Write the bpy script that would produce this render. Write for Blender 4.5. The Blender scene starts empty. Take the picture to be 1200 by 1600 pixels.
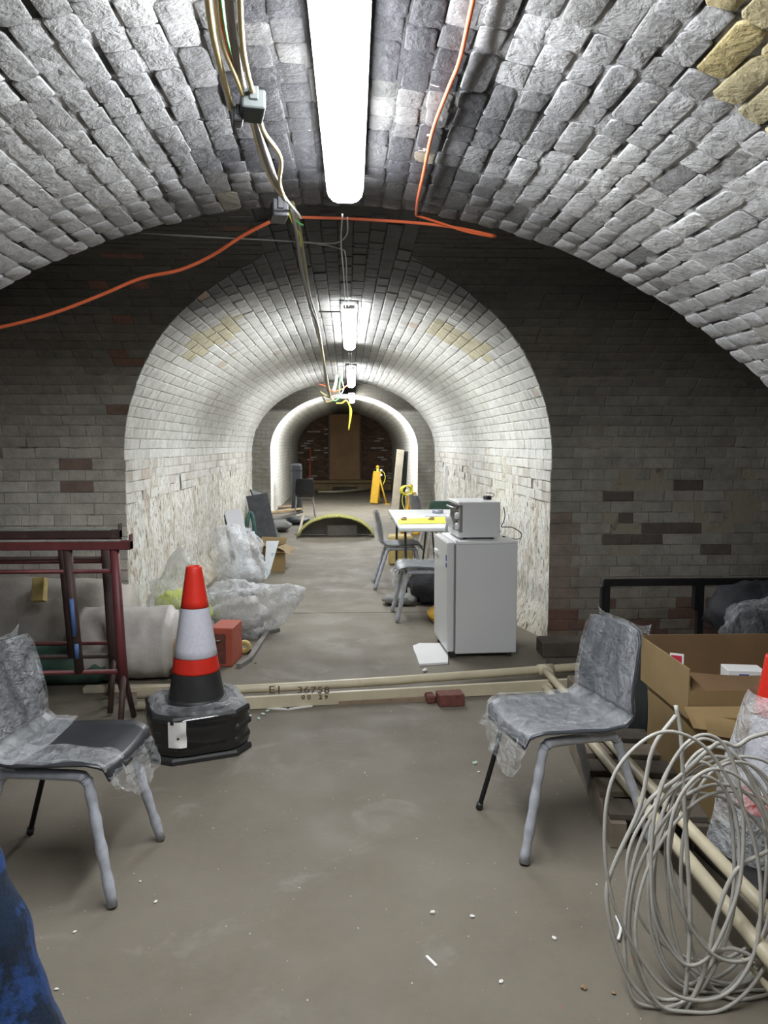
import bpy, bmesh, math, random
from mathutils import Vector, Matrix, noise
C = bpy.context.scene.collection
sc = bpy.context.scene
V = Vector
PI = math.pi
rnd = random.Random(7)

# ---------------------------------------------------------------- camera
YAW, PITCH, FPX = math.radians(2.804), math.radians(5.0), 1200.0
CAM = V((0, 0, 1.5))
fwd = V((math.sin(YAW)*math.cos(PITCH), math.cos(YAW)*math.cos(PITCH), -math.sin(PITCH)))
rgt = V((math.cos(YAW), -math.sin(YAW), 0))
upv = rgt.cross(fwd)
cd = bpy.data.cameras.new('camera'); cam = bpy.data.objects.new('camera', cd); C.objects.link(cam)
cam.matrix_world = Matrix(((rgt.x, upv.x, -fwd.x, CAM.x), (rgt.y, upv.y, -fwd.y, CAM.y), (rgt.z, upv.z, -fwd.z, CAM.z), (0, 0, 0, 1)))
cd.sensor_fit = 'HORIZONTAL'; cd.sensor_width = 36; cd.lens = 36*FPX/1200; cd.clip_start = .05; cd.clip_end = 100
sc.camera = cam
# ---------------------------------------------------------------- world, exposure
w = bpy.data.worlds.new('world'); sc.world = w; w.use_nodes = True
w.node_tree.nodes['Background'].inputs[0].default_value = (.5, .52, .55, 1)
w.node_tree.nodes['Background'].inputs[1].default_value = .02
sc.view_settings.view_transform = 'Standard'; sc.view_settings.look = 'None'
sc.view_settings.exposure = 0.0; sc.view_settings.gamma = 1; sc.view_settings.use_curve_mapping = False
sc.cycles.use_denoising = True
sc.cycles.max_bounces = 10; sc.cycles.transparent_max_bounces = 16
sc.cycles.sample_clamp_indirect = 6
LAMPS = {'a': 74., 'b': 68., 'c': 76., 'd': 190.}      # emission of the four fluorescent diffusers, nearest first

def ray(px, py): return fwd*FPX + rgt*(px-600) + upv*(800-py)
def at_z(px, py, z=0.0):
    d = ray(px, py); return CAM + d*((z-CAM.z)/d.z)
def at_y(px, py, y):
    d = ray(px, py); return CAM + d*(y/d.y)
def at_x(px, py, x):
    d = ray(px, py); return CAM + d*(x/d.x)
def proj(p):
    q = p-CAM; z = q.dot(fwd)
    if z < .05: return (-9999, -9999)
    return (600+FPX*q.dot(rgt)/z, 800-FPX*q.dot(upv)/z)

# ---------------------------------------------------------------- materials
def newmat(name):
    m = bpy.data.materials.new(name); m.use_nodes = True
    nt = m.node_tree; b = nt.nodes['Principled BSDF']; return m, nt, b
def nod(nt, t, **k):
    n = nt.nodes.new(t)
    for a, v in k.items():
        if hasattr(n, a): setattr(n, a, v)
    return n
def ramp(nt, src, stops):
    r = nt.nodes.new('ShaderNodeValToRGB'); e = r.color_ramp.elements
    while len(e) < len(stops): e.new(.5)
    for i, (p, c) in enumerate(stops):
        e[i].position = p; e[i].color = (c[0], c[1], c[2], 1) if hasattr(c, '__len__') else (c, c, c, 1)
    nt.links.new(src, r.inputs[0]); return r.outputs[0]
def noi(nt, co, scale, detail=4, rough=.55, dist=0):
    n = nt.nodes.new('ShaderNodeTexNoise'); n.inputs['Scale'].default_value = scale
    n.inputs['Detail'].default_value = detail; n.inputs['Roughness'].default_value = rough
    n.inputs['Distortion'].default_value = dist
    nt.links.new(co, n.inputs['Vector']); return n.outputs[0]
def mix(nt, f, a, b, mode='MIX'):
    n = nt.nodes.new('ShaderNodeMix'); n.data_type = 'RGBA'; n.blend_type = mode
    for sock, val in ((n.inputs[0], f), (n.inputs[6], a), (n.inputs[7], b)):
        if hasattr(val, 'is_linked'): nt.links.new(val, sock)
        elif hasattr(val, '__len__'): sock.default_value = (*val[:3], 1)
        else: sock.default_value = val
    return n.outputs[2]
def bump(nt, b, h, strength=.5, dist=.01):
    n = nt.nodes.new('ShaderNodeBump'); n.inputs['Strength'].default_value = strength
    n.inputs['Distance'].default_value = dist
    nt.links.new(h, n.inputs['Height']); nt.links.new(n.outputs[0], b.inputs['Normal'])
def coord(nt, world=False):
    if world: return nt.nodes.new('ShaderNodeNewGeometry').outputs['Position']
    return nt.nodes.new('ShaderNodeTexCoord').outputs['Object']
def stretch(nt, co, s):
    n = nt.nodes.new('ShaderNodeMapping'); n.inputs['Scale'].default_value = s
    nt.links.new(co, n.inputs['Vector']); return n.outputs[0]

def plain(name, col, rough=.5, metal=0., var=.15, scale=8., bmp=0., bscale=40., coat=0., spots=None, world=False):
    m, nt, b = newmat(name); co = coord(nt, world)
    f = noi(nt, co, scale, 5, .6)
    r = ramp(nt, f, [(.3, [c*(1-var) for c in col]), (.7, [min(1, c*(1+var)) for c in col])])
    if spots:
        sc_, lo, c2 = spots
        r = mix(nt, ramp(nt, noi(nt, co, sc_, 6, .65), [(lo, 0), (lo+.06, 1)]), r, c2)
    nt.links.new(r, b.inputs['Base Color'])
    b.inputs['Roughness'].default_value = rough; b.inputs['Metallic'].default_value = metal
    b.inputs['Coat Weight'].default_value = coat
    if bmp: bump(nt, b, noi(nt, co, bscale, 6, .6), .6, bmp)
    return m

def brickmat(name, rough=.75, fine=60., fb=.004, coarse=14., cb=.012, chips=None, stain=None, gloss=.4):
    """painted brick: colour = per-brick tint (mesh attribute x object colour) x grime noise"""
    m, nt, b = newmat(name); P = coord(nt, True)
    a = nod(nt, 'ShaderNodeAttribute'); a.attribute_name = 'tint'
    oi = nod(nt, 'ShaderNodeObjectInfo')
    c = mix(nt, 1.0, a.outputs['Color'], oi.outputs['Color'], 'MULTIPLY')
    g = ramp(nt, noi(nt, P, 9, 6, .65), [(.32, .72), (.6, 1.0)])
    c = mix(nt, 1.0, c, g, 'MULTIPLY')
    g2 = ramp(nt, noi(nt, P, 55, 5, .6), [(.3, .86), (.65, 1.0)])
    c = mix(nt, 1.0, c, g2, 'MULTIPLY')
    if stain:
        s_, lo, col = stain
        c = mix(nt, ramp(nt, noi(nt, P, s_, 8, .7, .6), [(lo, 0), (lo+.07, 1)]), c, col)
    if chips:
        s_, lo, col = chips
        c = mix(nt, ramp(nt, noi(nt, P, s_, 3, .5, .4), [(lo, 0), (lo+.02, 1)]), c, col)
    nt.links.new(c, b.inputs['Base Color'])
    b.inputs['Roughness'].default_value = rough
    b.inputs['Specular IOR Level'].default_value = gloss
    h1 = noi(nt, P, coarse, 5, .6, .3); h2 = noi(nt, P, fine, 6, .6)
    bn = nod(nt, 'ShaderNodeBump'); bn.inputs['Strength'].default_value = .8; bn.inputs['Distance'].default_value = cb
    nt.links.new(h1, bn.inputs['Height'])
    b2 = nod(nt, 'ShaderNodeBump'); b2.inputs['Strength'].default_value = .8; b2.inputs['Distance'].default_value = fb
    nt.links.new(h2, b2.inputs['Height']); nt.links.new(bn.outputs[0], b2.inputs['Normal'])
    nt.links.new(b2.outputs[0], b.inputs['Normal'])
    return m

def jointmat(name, paint, dark, lo=.45, scale=(9, 3, 9), vary=6.):
    """joints: thick paint here, open dark cracks there; tint attribute multiplies (soot; on the passage walls painted shade too)"""
    m, nt, b = newmat(name); P = coord(nt, True)
    a = nod(nt, 'ShaderNodeAttribute'); a.attribute_name = 'tint'
    f = ramp(nt, noi(nt, stretch(nt, P, scale), vary/6., 5, .6), [(lo, 0), (lo+.12, 1)])
    c = mix(nt, f, paint, dark)
    c = mix(nt, 1.0, c, a.outputs['Color'], 'MULTIPLY')
    nt.links.new(c, b.inputs['Base Color']); b.inputs['Roughness'].default_value = .85
    bump(nt, b, noi(nt, P, 45, 6, .65), .8, .01)
    return m

M = {}
M['vault_brick'] = brickmat('vault_brick', .62, 70, .0035, 13, .020, chips=(13, .735, (.86, .85, .80)), stain=(7, .66, (.16, .155, .15)), gloss=.5)
M['vault_joint'] = jointmat('vault_joint', (.40, .40, .42), (.035, .033, .032), .47, (16, 5, 16))
M['tunnel_brick'] = brickmat('tunnel_brick', .8, 50, .003, 12, .008, stain=(10, .70, (.42, .38, .32)))
M['tunnel_joint'] = jointmat('tunnel_joint', (.66, .66, .64), (.16, .15, .13), .52, (10, 3, 10))
M['wall_brick'] = brickmat('wall_brick', .88, 50, .003, 10, .010, stain=(6, .66, (.22, .18, .14)))
M['wall_joint'] = jointmat('wall_joint', (.36, .34, .30), (.16, .14, .12), .55, (8, 8, 8))

def shellmat(name):
    m, nt, b = newmat(name); P = coord(nt, True)
    a = nod(nt, 'ShaderNodeAttribute'); a.attribute_name = 'tint'
    nt.links.new(a.outputs['Color'], b.inputs['Base Color']); b.inputs['Roughness'].default_value = .75
    bump(nt, b, noi(nt, P, 45, 6, .65), .9, .012)
    return m
M['vault_shell'] = shellmat('vault_shell')
def plastermat():
    m, nt, b = newmat('flaking_plaster'); P = coord(nt, True)
    a = nod(nt, 'ShaderNodeAttribute'); a.attribute_name = 'tint'
    base = ramp(nt, noi(nt, P, 5, 6, .6), [(.3, (.66, .62, .53)), (.55, (.80, .79, .74)), (.75, (.86, .86, .84))])
    base = mix(nt, ramp(nt, noi(nt, stretch(nt, P, (1, 1.6, .7)), 3.2, 7, .65, .4), [(.50, 0), (.64, .8)]), base, (.46, .39, .29))
    base = mix(nt, ramp(nt, noi(nt, stretch(nt, P, (1.6, 2.2, .75)), 17, 5, .65, .5), [(.545, 0), (.60, .9)]), base, (.15, .125, .10))
    base = mix(nt, ramp(nt, noi(nt, stretch(nt, P, (1.3, 1.3, .8)), 8, 5, .6, .3), [(.60, 0), (.67, .6)]), base, (.42, .25, .19))
    base = mix(nt, 1.0, base, a.outputs['Color'], 'MULTIPLY')
    nt.links.new(base, b.inputs['Base Color']); b.inputs['Roughness'].default_value = .85
    bump(nt, b, noi(nt, stretch(nt, P, (1.5, 1.5, .8)), 15, 7, .65, .5), .9, .025)
    return m
M['plaster'] = plastermat()

def floormat():
    m, nt, b = newmat('concrete_floor'); P = coord(nt, True)
    c = ramp(nt, noi(nt, P, 1.1, 7, .62), [(.28, (.125, .108, .082)), (.5, (.168, .148, .115)), (.72, (.212, .190, .152))])
    c = mix(nt, ramp(nt, noi(nt, P, 26, 6, .6), [(.3, .5), (.7, 0)]), c, (.18, .156, .125))
    c = mix(nt, ramp(nt, noi(nt, P, 2.7, 5, .6, .8), [(.58, 0), (.74, .5)]), c, (.31, .29, .26))
    c = mix(nt, ramp(nt, noi(nt, P, 75, 2, .5), [(.745, 0), (.76, 1)]), c, (.66, .64, .60))
    c = mix(nt, ramp(nt, noi(nt, P, 48, 2, .5, .5), [(.72, 0), (.75, .7)]), c, (.24, .13, .09))
    nt.links.new(c, b.inputs['Base Color'])
    nt.links.new(ramp(nt, noi(nt, P, 3, 4, .6), [(.3, .55), (.7, .8)]), b.inputs['Roughness'])
    b.inputs['Specular IOR Level'].default_value = .35
    bump(nt, b, noi(nt, P, 35, 8, .65), .35, .006)
    return m
M['floor'] = floormat()

def farbrick():
    m, nt, b = newmat('far_painted_brick'); P = coord(nt, True)
    sx = nod(nt, 'ShaderNodeSeparateXYZ'); nt.links.new(P, sx.inputs[0])
    ad = nod(nt, 'ShaderNodeMath'); ad.operation = 'ADD'; nt.links.new(sx.outputs[0], ad.inputs[0]); nt.links.new(sx.outputs[1], ad.inputs[1])
    cb = nod(nt, 'ShaderNodeCombineXYZ'); nt.links.new(ad.outputs[0], cb.inputs[0]); nt.links.new(sx.outputs[2], cb.inputs[1])
    br = nod(nt, 'ShaderNodeTexBrick'); nt.links.new(cb.outputs[0], br.inputs['Vector'])
    br.inputs['Scale'].default_value = 1; br.inputs['Brick Width'].default_value = .235; br.inputs['Row Height'].default_value = .082
    br.inputs['Mortar Size'].default_value = .008
    br.inputs['Color1'].default_value = (.66, .65, .62, 1); br.inputs['Color2'].default_value = (.62, .61, .57, 1); br.inputs['Mortar'].default_value = (.52, .50, .46, 1)
    c = mix(nt, ramp(nt, noi(nt, P, 2.2, 6, .6), [(.5, 0), (.72, .7)]), br.outputs[0], (.42, .36, .28))
    a = nod(nt, 'ShaderNodeAttribute'); a.attribute_name = 'tint'
    c = mix(nt, 1.0, c, a.outputs['Color'], 'MULTIPLY')
    nt.links.new(c, b.inputs['Base Color']); b.inputs['Roughness'].default_value = .85
    bump(nt, b, noi(nt, P, 12, 6, .6), .6, .02)
    return m
M['far'] = farbrick()

def filmmat(name, opac=.28, tint=(.85, .88, .92), scale=9., rough=.12, smear=.5, streak=.22):
    m, nt, b = newmat(name); co = coord(nt)
    out = nt.nodes['Material Output']
    b.inputs['Base Color'].default_value = (*tint, 1); b.inputs['Roughness'].default_value = rough
    b.inputs['Specular IOR Level'].default_value = .9
    n1 = noi(nt, stretch(nt, co, (1, 1, .45)), scale, 5, .6, 1.6); n2 = noi(nt, co, scale*3., 4, .6, 1.)
    ad = nod(nt, 'ShaderNodeMath'); ad.operation = 'ADD'; nt.links.new(n1, ad.inputs[0]); nt.links.new(n2, ad.inputs[1])
    bump(nt, b, ad.outputs[0], 1.0, .035)
    tr = nod(nt, 'ShaderNodeBsdfTransparent'); mx = nod(nt, 'ShaderNodeMixShader')
    sw = nod(nt, 'ShaderNodeTexNoise'); sw.noise_type = 'RIDGED_MULTIFRACTAL'; sw.inputs['Scale'].default_value = scale*.9; sw.inputs['Detail'].default_value = 4; sw.inputs['Distortion'].default_value = .8
    nt.links.new(stretch(nt, co, (1, 1, .3)), sw.inputs['Vector'])
    f1 = ramp(nt, n1, [(.35, max(0, opac*(1-smear))), (.62, min(1, opac*(1+smear)))])
    f2 = ramp(nt, sw.outputs[0], [(.30, 0), (.62, streak*.5), (.85, min(1, streak*2.2))])
    f = mix(nt, 1.0, f1, f2, 'ADD')
    lw = nod(nt, 'ShaderNodeLayerWeight'); lw.inputs[0].default_value = .35
    a2 = nod(nt, 'ShaderNodeMath'); a2.operation = 'MULTIPLY_ADD'; a2.use_clamp = True; nt.links.new(lw.outputs['Facing'], a2.inputs[0]); a2.inputs[1].default_value = .30; nt.links.new(f, a2.inputs[2])
    nt.links.new(a2.outputs[0], mx.inputs[0]); nt.links.new(tr.outputs[0], mx.inputs[1]); nt.links.new(b.outputs[0], mx.inputs[2])
    nt.links.new(mx.outputs[0], out.inputs[0]); return m
M['film'] = filmmat('clear_film', .10, smear=.9, streak=.28)
M['bag'] = filmmat('clear_polythene', .30, (.88, .91, .94), 6, .10, .6)
M['blackfilm'] = filmmat('film_over_black', .10, (.7, .72, .75), 8, .06, .5)

M['white_metal'] = plain('white_enamel', (.70, .71, .72), .32, 0, .02, 3)
M['white_plastic'] = plain('white_plastic', (.84, .84, .84), .4, 0, .03, 4)
M['table_top'] = plain('table_top', (.82, .84, .86), .35, 0, .03, 3)
M['black_plastic'] = plain('black_plastic', (.030, .032, .036), .38, 0, .2, 6)
M['grey_shell'] = plain('charcoal_shell', (.050, .056, .068), .42, 0, .15, 5, .001, 90)
M['wrap_tube'] = plain('film_wrapped_tube', (.42, .44, .49), .35, 0, .22, 22, .004, 40)
M['black_metal'] = plain('black_steel', (.012, .012, .013), .45, .2, .3, 12, .001, 80, spots=(60, .70, (.3, .3, .3)))
M['chrome'] = plain('grey_steel', (.42, .43, .45), .35, .8, .1, 10)
M['cone_red'] = plain('cone_red', (.60, .020, .008), .5, 0, .12, 6)
M['cone_band'] = plain('reflective_band', (.58, .58, .66), .30, 0, .07, 60, .0015, 120, coat=.4)
M['cone_black'] = plain('cone_rubber', (.022, .022, .023), .5, 0, .25, 10, .002, 50)
M['sticker'] = plain('paper_sticker', (.72, .70, .68), .6, 0, .05, 10)
M['red_steel'] = plain('maroon_steel', (.125, .028, .030), .5, .1, .25, 10, .001, 60, spots=(14, .66, (.06, .04, .035)))
M['maroon_dark'] = plain('maroon_dark_steel', (.055, .030, .026), .6, .1, .25, 9, .001, 60, spots=(9, .62, (.10, .09, .07)))
M['dusty_top'] = plain('dusty_green_paint', (.23, .26, .23), .8, 0, .3, 20)
M['blue_paint'] = plain('blue_paint', (.06, .13, .30), .6, 0, .2, 10)
M['cream_pipe'] = plain('cream_pipe', (.56, .50, .36), .42, 0, .13, 5, .001, 60, spots=(9, .68, (.42, .30, .18)))
M['wood'] = plain('weathered_wood', (.20, .165, .125), .8, 0, .3, 7, .003, 35)
M['wood_dark'] = plain('dark_timber', (.085, .070, .055), .8, 0, .3, 7, .003, 35)
M['wood_pale'] = plain('pale_timber', (.55, .48, .36), .7, 0, .15, 8, .002, 35)
M['wood_yellow'] = plain('yellow_timber', (.55, .42, .16), .7, 0, .2, 18, .004, 30)
M['batten'] = plain('brown_batten', (.26, .19, .13), .7, 0, .25, 12, .002, 35)
M['red_brick'] = plain('red_brick', (.15, .050, .038), .8, 0, .3, 30, .004, 45)
M['card'] = plain('cardboard', (.27, .185, .082), .75, 0, .10, 5, .0008, 60)
M['card_dark'] = plain('cardboard_inside', (.16, .095, .045), .8, 0, .12, 5, .0008, 60)
M['roll'] = plain('dusty_sheeting', (.44, .41, .37), .7, 0, .15, 4, .02, 6)
M['roll_pale'] = plain('pale_sheeting', (.52, .49, .46), .45, 0, .12, 5, .015, 9)
M['toolbox'] = plain('red_metal_box', (.45, .10, .065), .5, 0, .15, 8)
M['yellow'] = plain('safety_yellow', (.62, .36, .03), .45, 0, .12, 10)
M['hose'] = plain('yellow_cable', (.70, .66, .06), .45, 0, .1, 10)
M['hivis'] = plain('hi_vis_cloth', (.62, .72, .06), .6, 0, .25, 18, .01, 18)
M['yellow_sheet'] = plain('yellow_sheet', (.78, .80, .06), .5, 0, .04, 4)
M['moss'] = plain('mossy_top', (.40, .39, .13), .9, 0, .35, 25, .01, 60)
M['grey_board'] = plain('grey_board', (.22, .21, .20), .8, 0, .2, 6, .003, 30)
M['slate'] = plain('dark_sheet', (.045, .055, .055), .6, 0, .2, 6)
M['blue_tarp'] = plain('blue_tarpaulin', (.018, .055, .19), .42, 0, .55, 7, .02, 11, spots=(7, .46, (.008, .020, .045)))
M['white_cable'] = plain('pale_grey_cable', (.47, .455, .42), .45, 0, .08, 30)
M['orange_cable'] = plain('orange_cable', (.80, .16, .06), .45, 0, .08, 20)
M['cream_cable'] = plain('cream_cable', (.72, .58, .28), .45, 0, .1, 20)
M['grey_cable'] = plain('grey_cable', (.22, .20, .19), .5, 0, .1, 20)
M['green_cable'] = plain('green_cable', (.12, .50, .16), .45, 0, .1, 20)
M['olive_cable'] = plain('olive_cable', (.24, .21, .10), .5, 0, .15, 15)
M['black_cable'] = plain('black_cable', (.02, .02, .02), .5, 0, .1, 20)
M['wire'] = plain('thin_wire', (.38, .36, .34), .4, .3, .1, 20)
M['door'] = plain('brown_board', (.40, .23, .10), .55, 0, .22, 1.6, .001, 20)
M['ledge'] = plain('timber_ledge', (.32, .23, .11), .7, 0, .2, 6)
M['green_cloth'] = plain('dark_green_cloth', (.02, .075, .065), .7, 0, .4, 9, .02, 12)
M['green_plastic'] = plain('green_plastic', (.06, .12, .09), .45, 0, .15, 6)
M['black_cloth'] = plain('black_cloth', (.022, .023, .028), .7, 0, .4, 9, .02, 14)
M['grey_cloth'] = plain('grey_cloth', (.22, .22, .21), .8, 0, .25, 8, .015, 18)
M['flake'] = plain('plaster_flake', (.76, .76, .73), .8, 0, .08, 20)
M['flake_green'] = plain('green_flake', (.50, .66, .56), .8, 0, .1, 20)
M['crumb'] = plain('brown_crumb', (.28, .19, .10), .8, 0, .2, 30, .004, 40)
M['glass'] = plain('dark_glass', (.05, .05, .045), .12, 0, .1, 5)
M['blue_ink'] = plain('blue_ink', (.05, .06, .30), .5, 0, .05, 5)
M['dark_ink'] = plain('brown_ink', (.10, .055, .035), .7, 0, .3, 60)
M['pink_red'] = plain('red_print', (.50, .03, .06), .5, 0, .1, 5)
M['tape'] = plain('silver_tape', (.30, .32, .38), .35, .3, .1, 10)
M['lavender'] = plain('pale_panel', (.66, .67, .72), .5, 0, .03, 5)
M['paper_print'] = plain('printed_paper', (.72, .76, .80), .5, 0, .06, 5, spots=(22, .56, (.40, .50, .58)))
for k_, e_ in LAMPS.items():
    m, nt, b = newmat('lamp_diffuser')
    b.inputs['Base Color'].default_value = (.9, .9, .9, 1)
    b.inputs['Emission Color'].default_value = (.95, .98, 1.0, 1); b.inputs['Emission Strength'].default_value = e_
    M['diffuser_'+k_] = m

# ---------------------------------------------------------------- mesh helpers
def obj(name, bm, mat, parent=None, smooth=False, kind=None):
    me = bpy.data.meshes.new(name)
    bmesh.ops.recalc_face_normals(bm, faces=bm.faces)
    bm.to_mesh(me); bm.free()
    if smooth:
        for p in me.polygons: p.use_smooth = True
    me.materials.append(M[mat] if isinstance(mat, str) else mat)
    o = bpy.data.objects.new(name, me); C.objects.link(o)
    if parent: o.parent = parent
    if kind: o['kind'] = kind
    return o
def tag(o, label, cat, group=None):
    o['label'] = label; o['category'] = cat
    if group: o['group'] = group
    return o
def thing(name, label, cat, loc=(0, 0, 0), rz=0., group=None):
    o = bpy.data.objects.new(name, None); C.objects.link(o); o.empty_display_size = .1
    o.location = loc; o.rotation_euler = (0, 0, rz); return tag(o, label, cat, group)
def copy_tree(o, parent=None):
    c = o.copy(); C.objects.link(c); c.parent = parent
    for ch in list(o.children): copy_tree(ch, c)
    return c
def bx(bm, lo, hi, bev=0., seg=1, mat=None):
    r = bmesh.ops.create_cube(bm, size=1)['verts']
    lo, hi = V(lo), V(hi); c, s = (lo+hi)/2, hi-lo
    for v in r: v.co = V((v.co.x*s.x, v.co.y*s.y, v.co.z*s.z)) + c
    if bev:
        es = list({e for v in r for e in v.link_edges})
        r = [v for v in bmesh.ops.bevel(bm, geom=es, offset=bev, segments=seg, profile=.5, affect='EDGES')['verts']]
        r = list({v for v in r})
    if mat:
        for v in r: v.co = mat @ v.co
    return r
def box(name, lo, hi, mat, parent=None, bev=.004, seg=1, mtx=None, smooth=False):
    bm = bmesh.new(); bx(bm, lo, hi, bev, seg)
    if mtx: bm.transform(mtx)
    return obj(name, bm, mat, parent, smooth)
def crom(pts, n=6, closed=False):
    pts = [V(p) for p in pts]; out = []; N = len(pts)
    rng = range(N if closed else N-1)
    for i in rng:
        p0 = pts[(i-1) % N] if (closed or i > 0) else pts[0]*2-pts[1]
        p1, p2 = pts[i], pts[(i+1) % N]
        p3 = pts[(i+2) % N] if (closed or i < N-2) else pts[-1]*2-pts[-2]
        for k in range(n):
            t = k/n
            out.append(.5*((2*p1)+(p2-p0)*t+(2*p0-5*p1+4*p2-p3)*t*t+(3*p1-p0-3*p2+p3)*t**3))
    if not closed: out.append(pts[-1])
    return out
def tube(bm, pts, r, seg=8, closed=False, n=0, caps=True):
    if n: pts = crom(pts, n, closed)
    pts = [V(p) for p in pts]; N = len(pts); rings = []; prev = None
    for i, p in enumerate(pts):
        t = (pts[(i+1) % N]-pts[i-1]) if closed or 0 < i < N-1 else (pts[1]-pts[0] if i == 0 else pts[-1]-pts[-2])
        if t.length < 1e-9: t = V((0, 0, 1))
        t.normalize()
        if prev is None:
            a = V((0, 0, 1)) if abs(t.z) < .9 else V((1, 0, 0)); u = t.cross(a).normalized()
        else:
            u = prev - t*prev.dot(t)
            u = u.normalized() if u.length > 1e-6 else t.orthogonal().normalized()
        prev = u; v = t.cross(u); rr = r[i*len(r)//N] if isinstance(r, (list, tuple)) else r
        rings.append([bm.verts.new(p+(u*math.cos(2*PI*k/seg)+v*math.sin(2*PI*k/seg))*rr) for k in range(seg)])
    for i in range(N if closed else N-1):
        a, b2 = rings[i], rings[(i+1) % N]
        for k in range(seg): bm.faces.new((a[k], a[(k+1) % seg], b2[(k+1) % seg], b2[k]))
    if caps and not closed:
        bm.faces.new(rings[0][::-1]); bm.faces.new(rings[-1])
def tubeo(name, pts, r, mat, parent=None, seg=8, closed=False, n=0):
    bm = bmesh.new(); tube(bm, pts, r, seg, closed, n); return obj(name, bm, mat, parent, True)
def lathe(bm, prof, seg=24, c=(0, 0, 0), sq=None):
    rings = []
    for r, z in prof:
        ring = []
        for k in range(seg):
            a = 2*PI*(k+.5)/seg; q = sq(a) if sq else 1
            ring.append(bm.verts.new((c[0]+r*q*math.cos(a), c[1]+r*q*math.sin(a), c[2]+z)))
        rings.append(ring)
    for a, b2 in zip(rings, rings[1:]):
        for k in range(seg): bm.faces.new((a[k], a[(k+1) % seg], b2[(k+1) % seg], b2[k]))
    return rings
def grid(bm, f, nu, nv, uv0=(0, 1), uv1=(0, 1), tint=None, closeu=False):
    vs = [[bm.verts.new(f(uv0[0]+(uv0[1]-uv0[0])*i/nu, uv1[0]+(uv1[1]-uv1[0])*j/nv)) for j in range(nv+1)] for i in range(nu+1)]
    for i in range(nu):
        for j in range(nv): bm.faces.new((vs[i][j], vs[i+1][j], vs[i+1][j+1], vs[i][j+1]))
    return vs
def solid_grid(bm, f, nu, nv, th):
    top = [[V(f(i/nu, j/nv)) for j in range(nv+1)] for i in range(nu+1)]
    def nrm(i, j):
        a = top[min(nu, i+1)][j]-top[max(0, i-1)][j]; c = top[i][min(nv, j+1)]-top[i][max(0, j-1)]
        n = a.cross(c); return n.normalized() if n.length > 1e-9 else V((0, 0, 1))
    A = [[bm.verts.new(top[i][j]) for j in range(nv+1)] for i in range(nu+1)]
    B = [[bm.verts.new(top[i][j]-nrm(i, j)*th) for j in range(nv+1)] for i in range(nu+1)]
    for i in range(nu):
        for j in range(nv):
            bm.faces.new((A[i][j], A[i+1][j], A[i+1][j+1], A[i][j+1])); bm.faces.new((B[i][j], B[i][j+1], B[i+1][j+1], B[i+1][j]))
    for i in range(nu):
        bm.faces.new((A[i][0], B[i][0], B[i+1][0], A[i+1][0])); bm.faces.new((A[i][nv], A[i+1][nv], B[i+1][nv], B[i][nv]))
    for j in range(nv):
        bm.faces.new((A[0][j], A[0][j+1], B[0][j+1], B[0][j])); bm.faces.new((A[nu][j], B[nu][j], B[nu][j+1], A[nu][j+1]))
def fbm(p, s=1., o=3): return noise.fractal(V(p)*s, 1., 2., o)
def blob(bm, c, r, seg=20, rings=12, amp=.15, fs=3., flat=True, seed=0., squash=None):
    """a crumpled sack: a sphere with noise, sat on z=c.z"""
    def f(u, v):
        a = 2*PI*u; e = PI*(v-.5)
        d = V((math.cos(e)*math.cos(a), math.cos(e)*math.sin(a), math.sin(e)))
        k = 1+amp*noise.noise(d*fs+V((seed, seed*2, 1)))+amp*.5*noise.noise(d*fs*2.7+V((seed, 0, seed)))
        q = V((d.x*r[0], d.y*r[1], d.z*r[2]))*k
        z = c[2]+r[2]+q.z
        if squash: q.x *= squash(v); q.y *= squash(v)
        return V((c[0]+q.x, c[1]+q.y, max(z, c[2]+.003) if flat else z))
    grid(bm, f, seg, rings)
    bmesh.ops.remove_doubles(bm, verts=bm.verts, dist=.0008)
def set_tint(o, fn):
    me = o.data; a = me.color_attributes.new('tint', 'FLOAT_COLOR', 'POINT')
    for i, v in enumerate(me.vertices):
        c = fn(v.co); a.data[i].color = (c[0], c[1], c[2], 1)

# ---------------------------------------------------------------- bricks
def variant(r, rich=True):
    """unit brick -.5...5 in x,y, 0..1 proud in z"""
    vs = []; fs = []
    if rich:
        cx, cy = .07, .16
        ring = [(-.5+cx, -.5), (.5-cx, -.5), (.5, -.5+cy), (.5, .5-cy), (.5-cx, .5), (-.5+cx, .5), (-.5, .5-cy), (-.5, -.5+cy)]
        jit = [(r.uniform(-.025, .025), r.uniform(-.05, .05)) for _ in ring]
        for z, ins in ((-.6, 0.), (.55, .012), (.95, .075)):
            for (x, y), (a, c) in zip(ring, jit):
                s = 1-ins; vs.append(((x+a)*(1-ins), (y+c)*(1-ins*2), z+r.uniform(-.12, .12)*(z > 0)))
        vs.append((0, 0, 1+r.uniform(0, .25)))
        for k in range(2):
            for i in range(8):
                j = (i+1) % 8; fs.append((k*8+i, k*8+j, k*8+8+j, k*8+8+i))
        for i in range(8): fs.append((16+i, 16+(i+1) % 8, 24))
    else:
        for z, s, t in ((-.6, 1, 1), (.6, .985, .96), (1., .93, .80)):
            for x, y in ((-.5, -.5), (.5, -.5), (.5, .5), (-.5, .5)):
                vs.append(((x+r.uniform(-.012, .012))*s, (y+r.uniform(-.03, .03))*t, z+r.uniform(-.12, .12)*(z > 0)))
        for k in range(2):
            for i in range(4):
                j = (i+1) % 4; fs.append((k*4+i, k*4+j, k*4+4+j, k*4+4+i))
        fs.append((8, 9, 10, 11))
    return vs, fs
VAR_R = [variant(random.Random(i), True) for i in range(10)]
VAR_S = [variant(random.Random(50+i), False) for i in range(8)]
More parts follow.
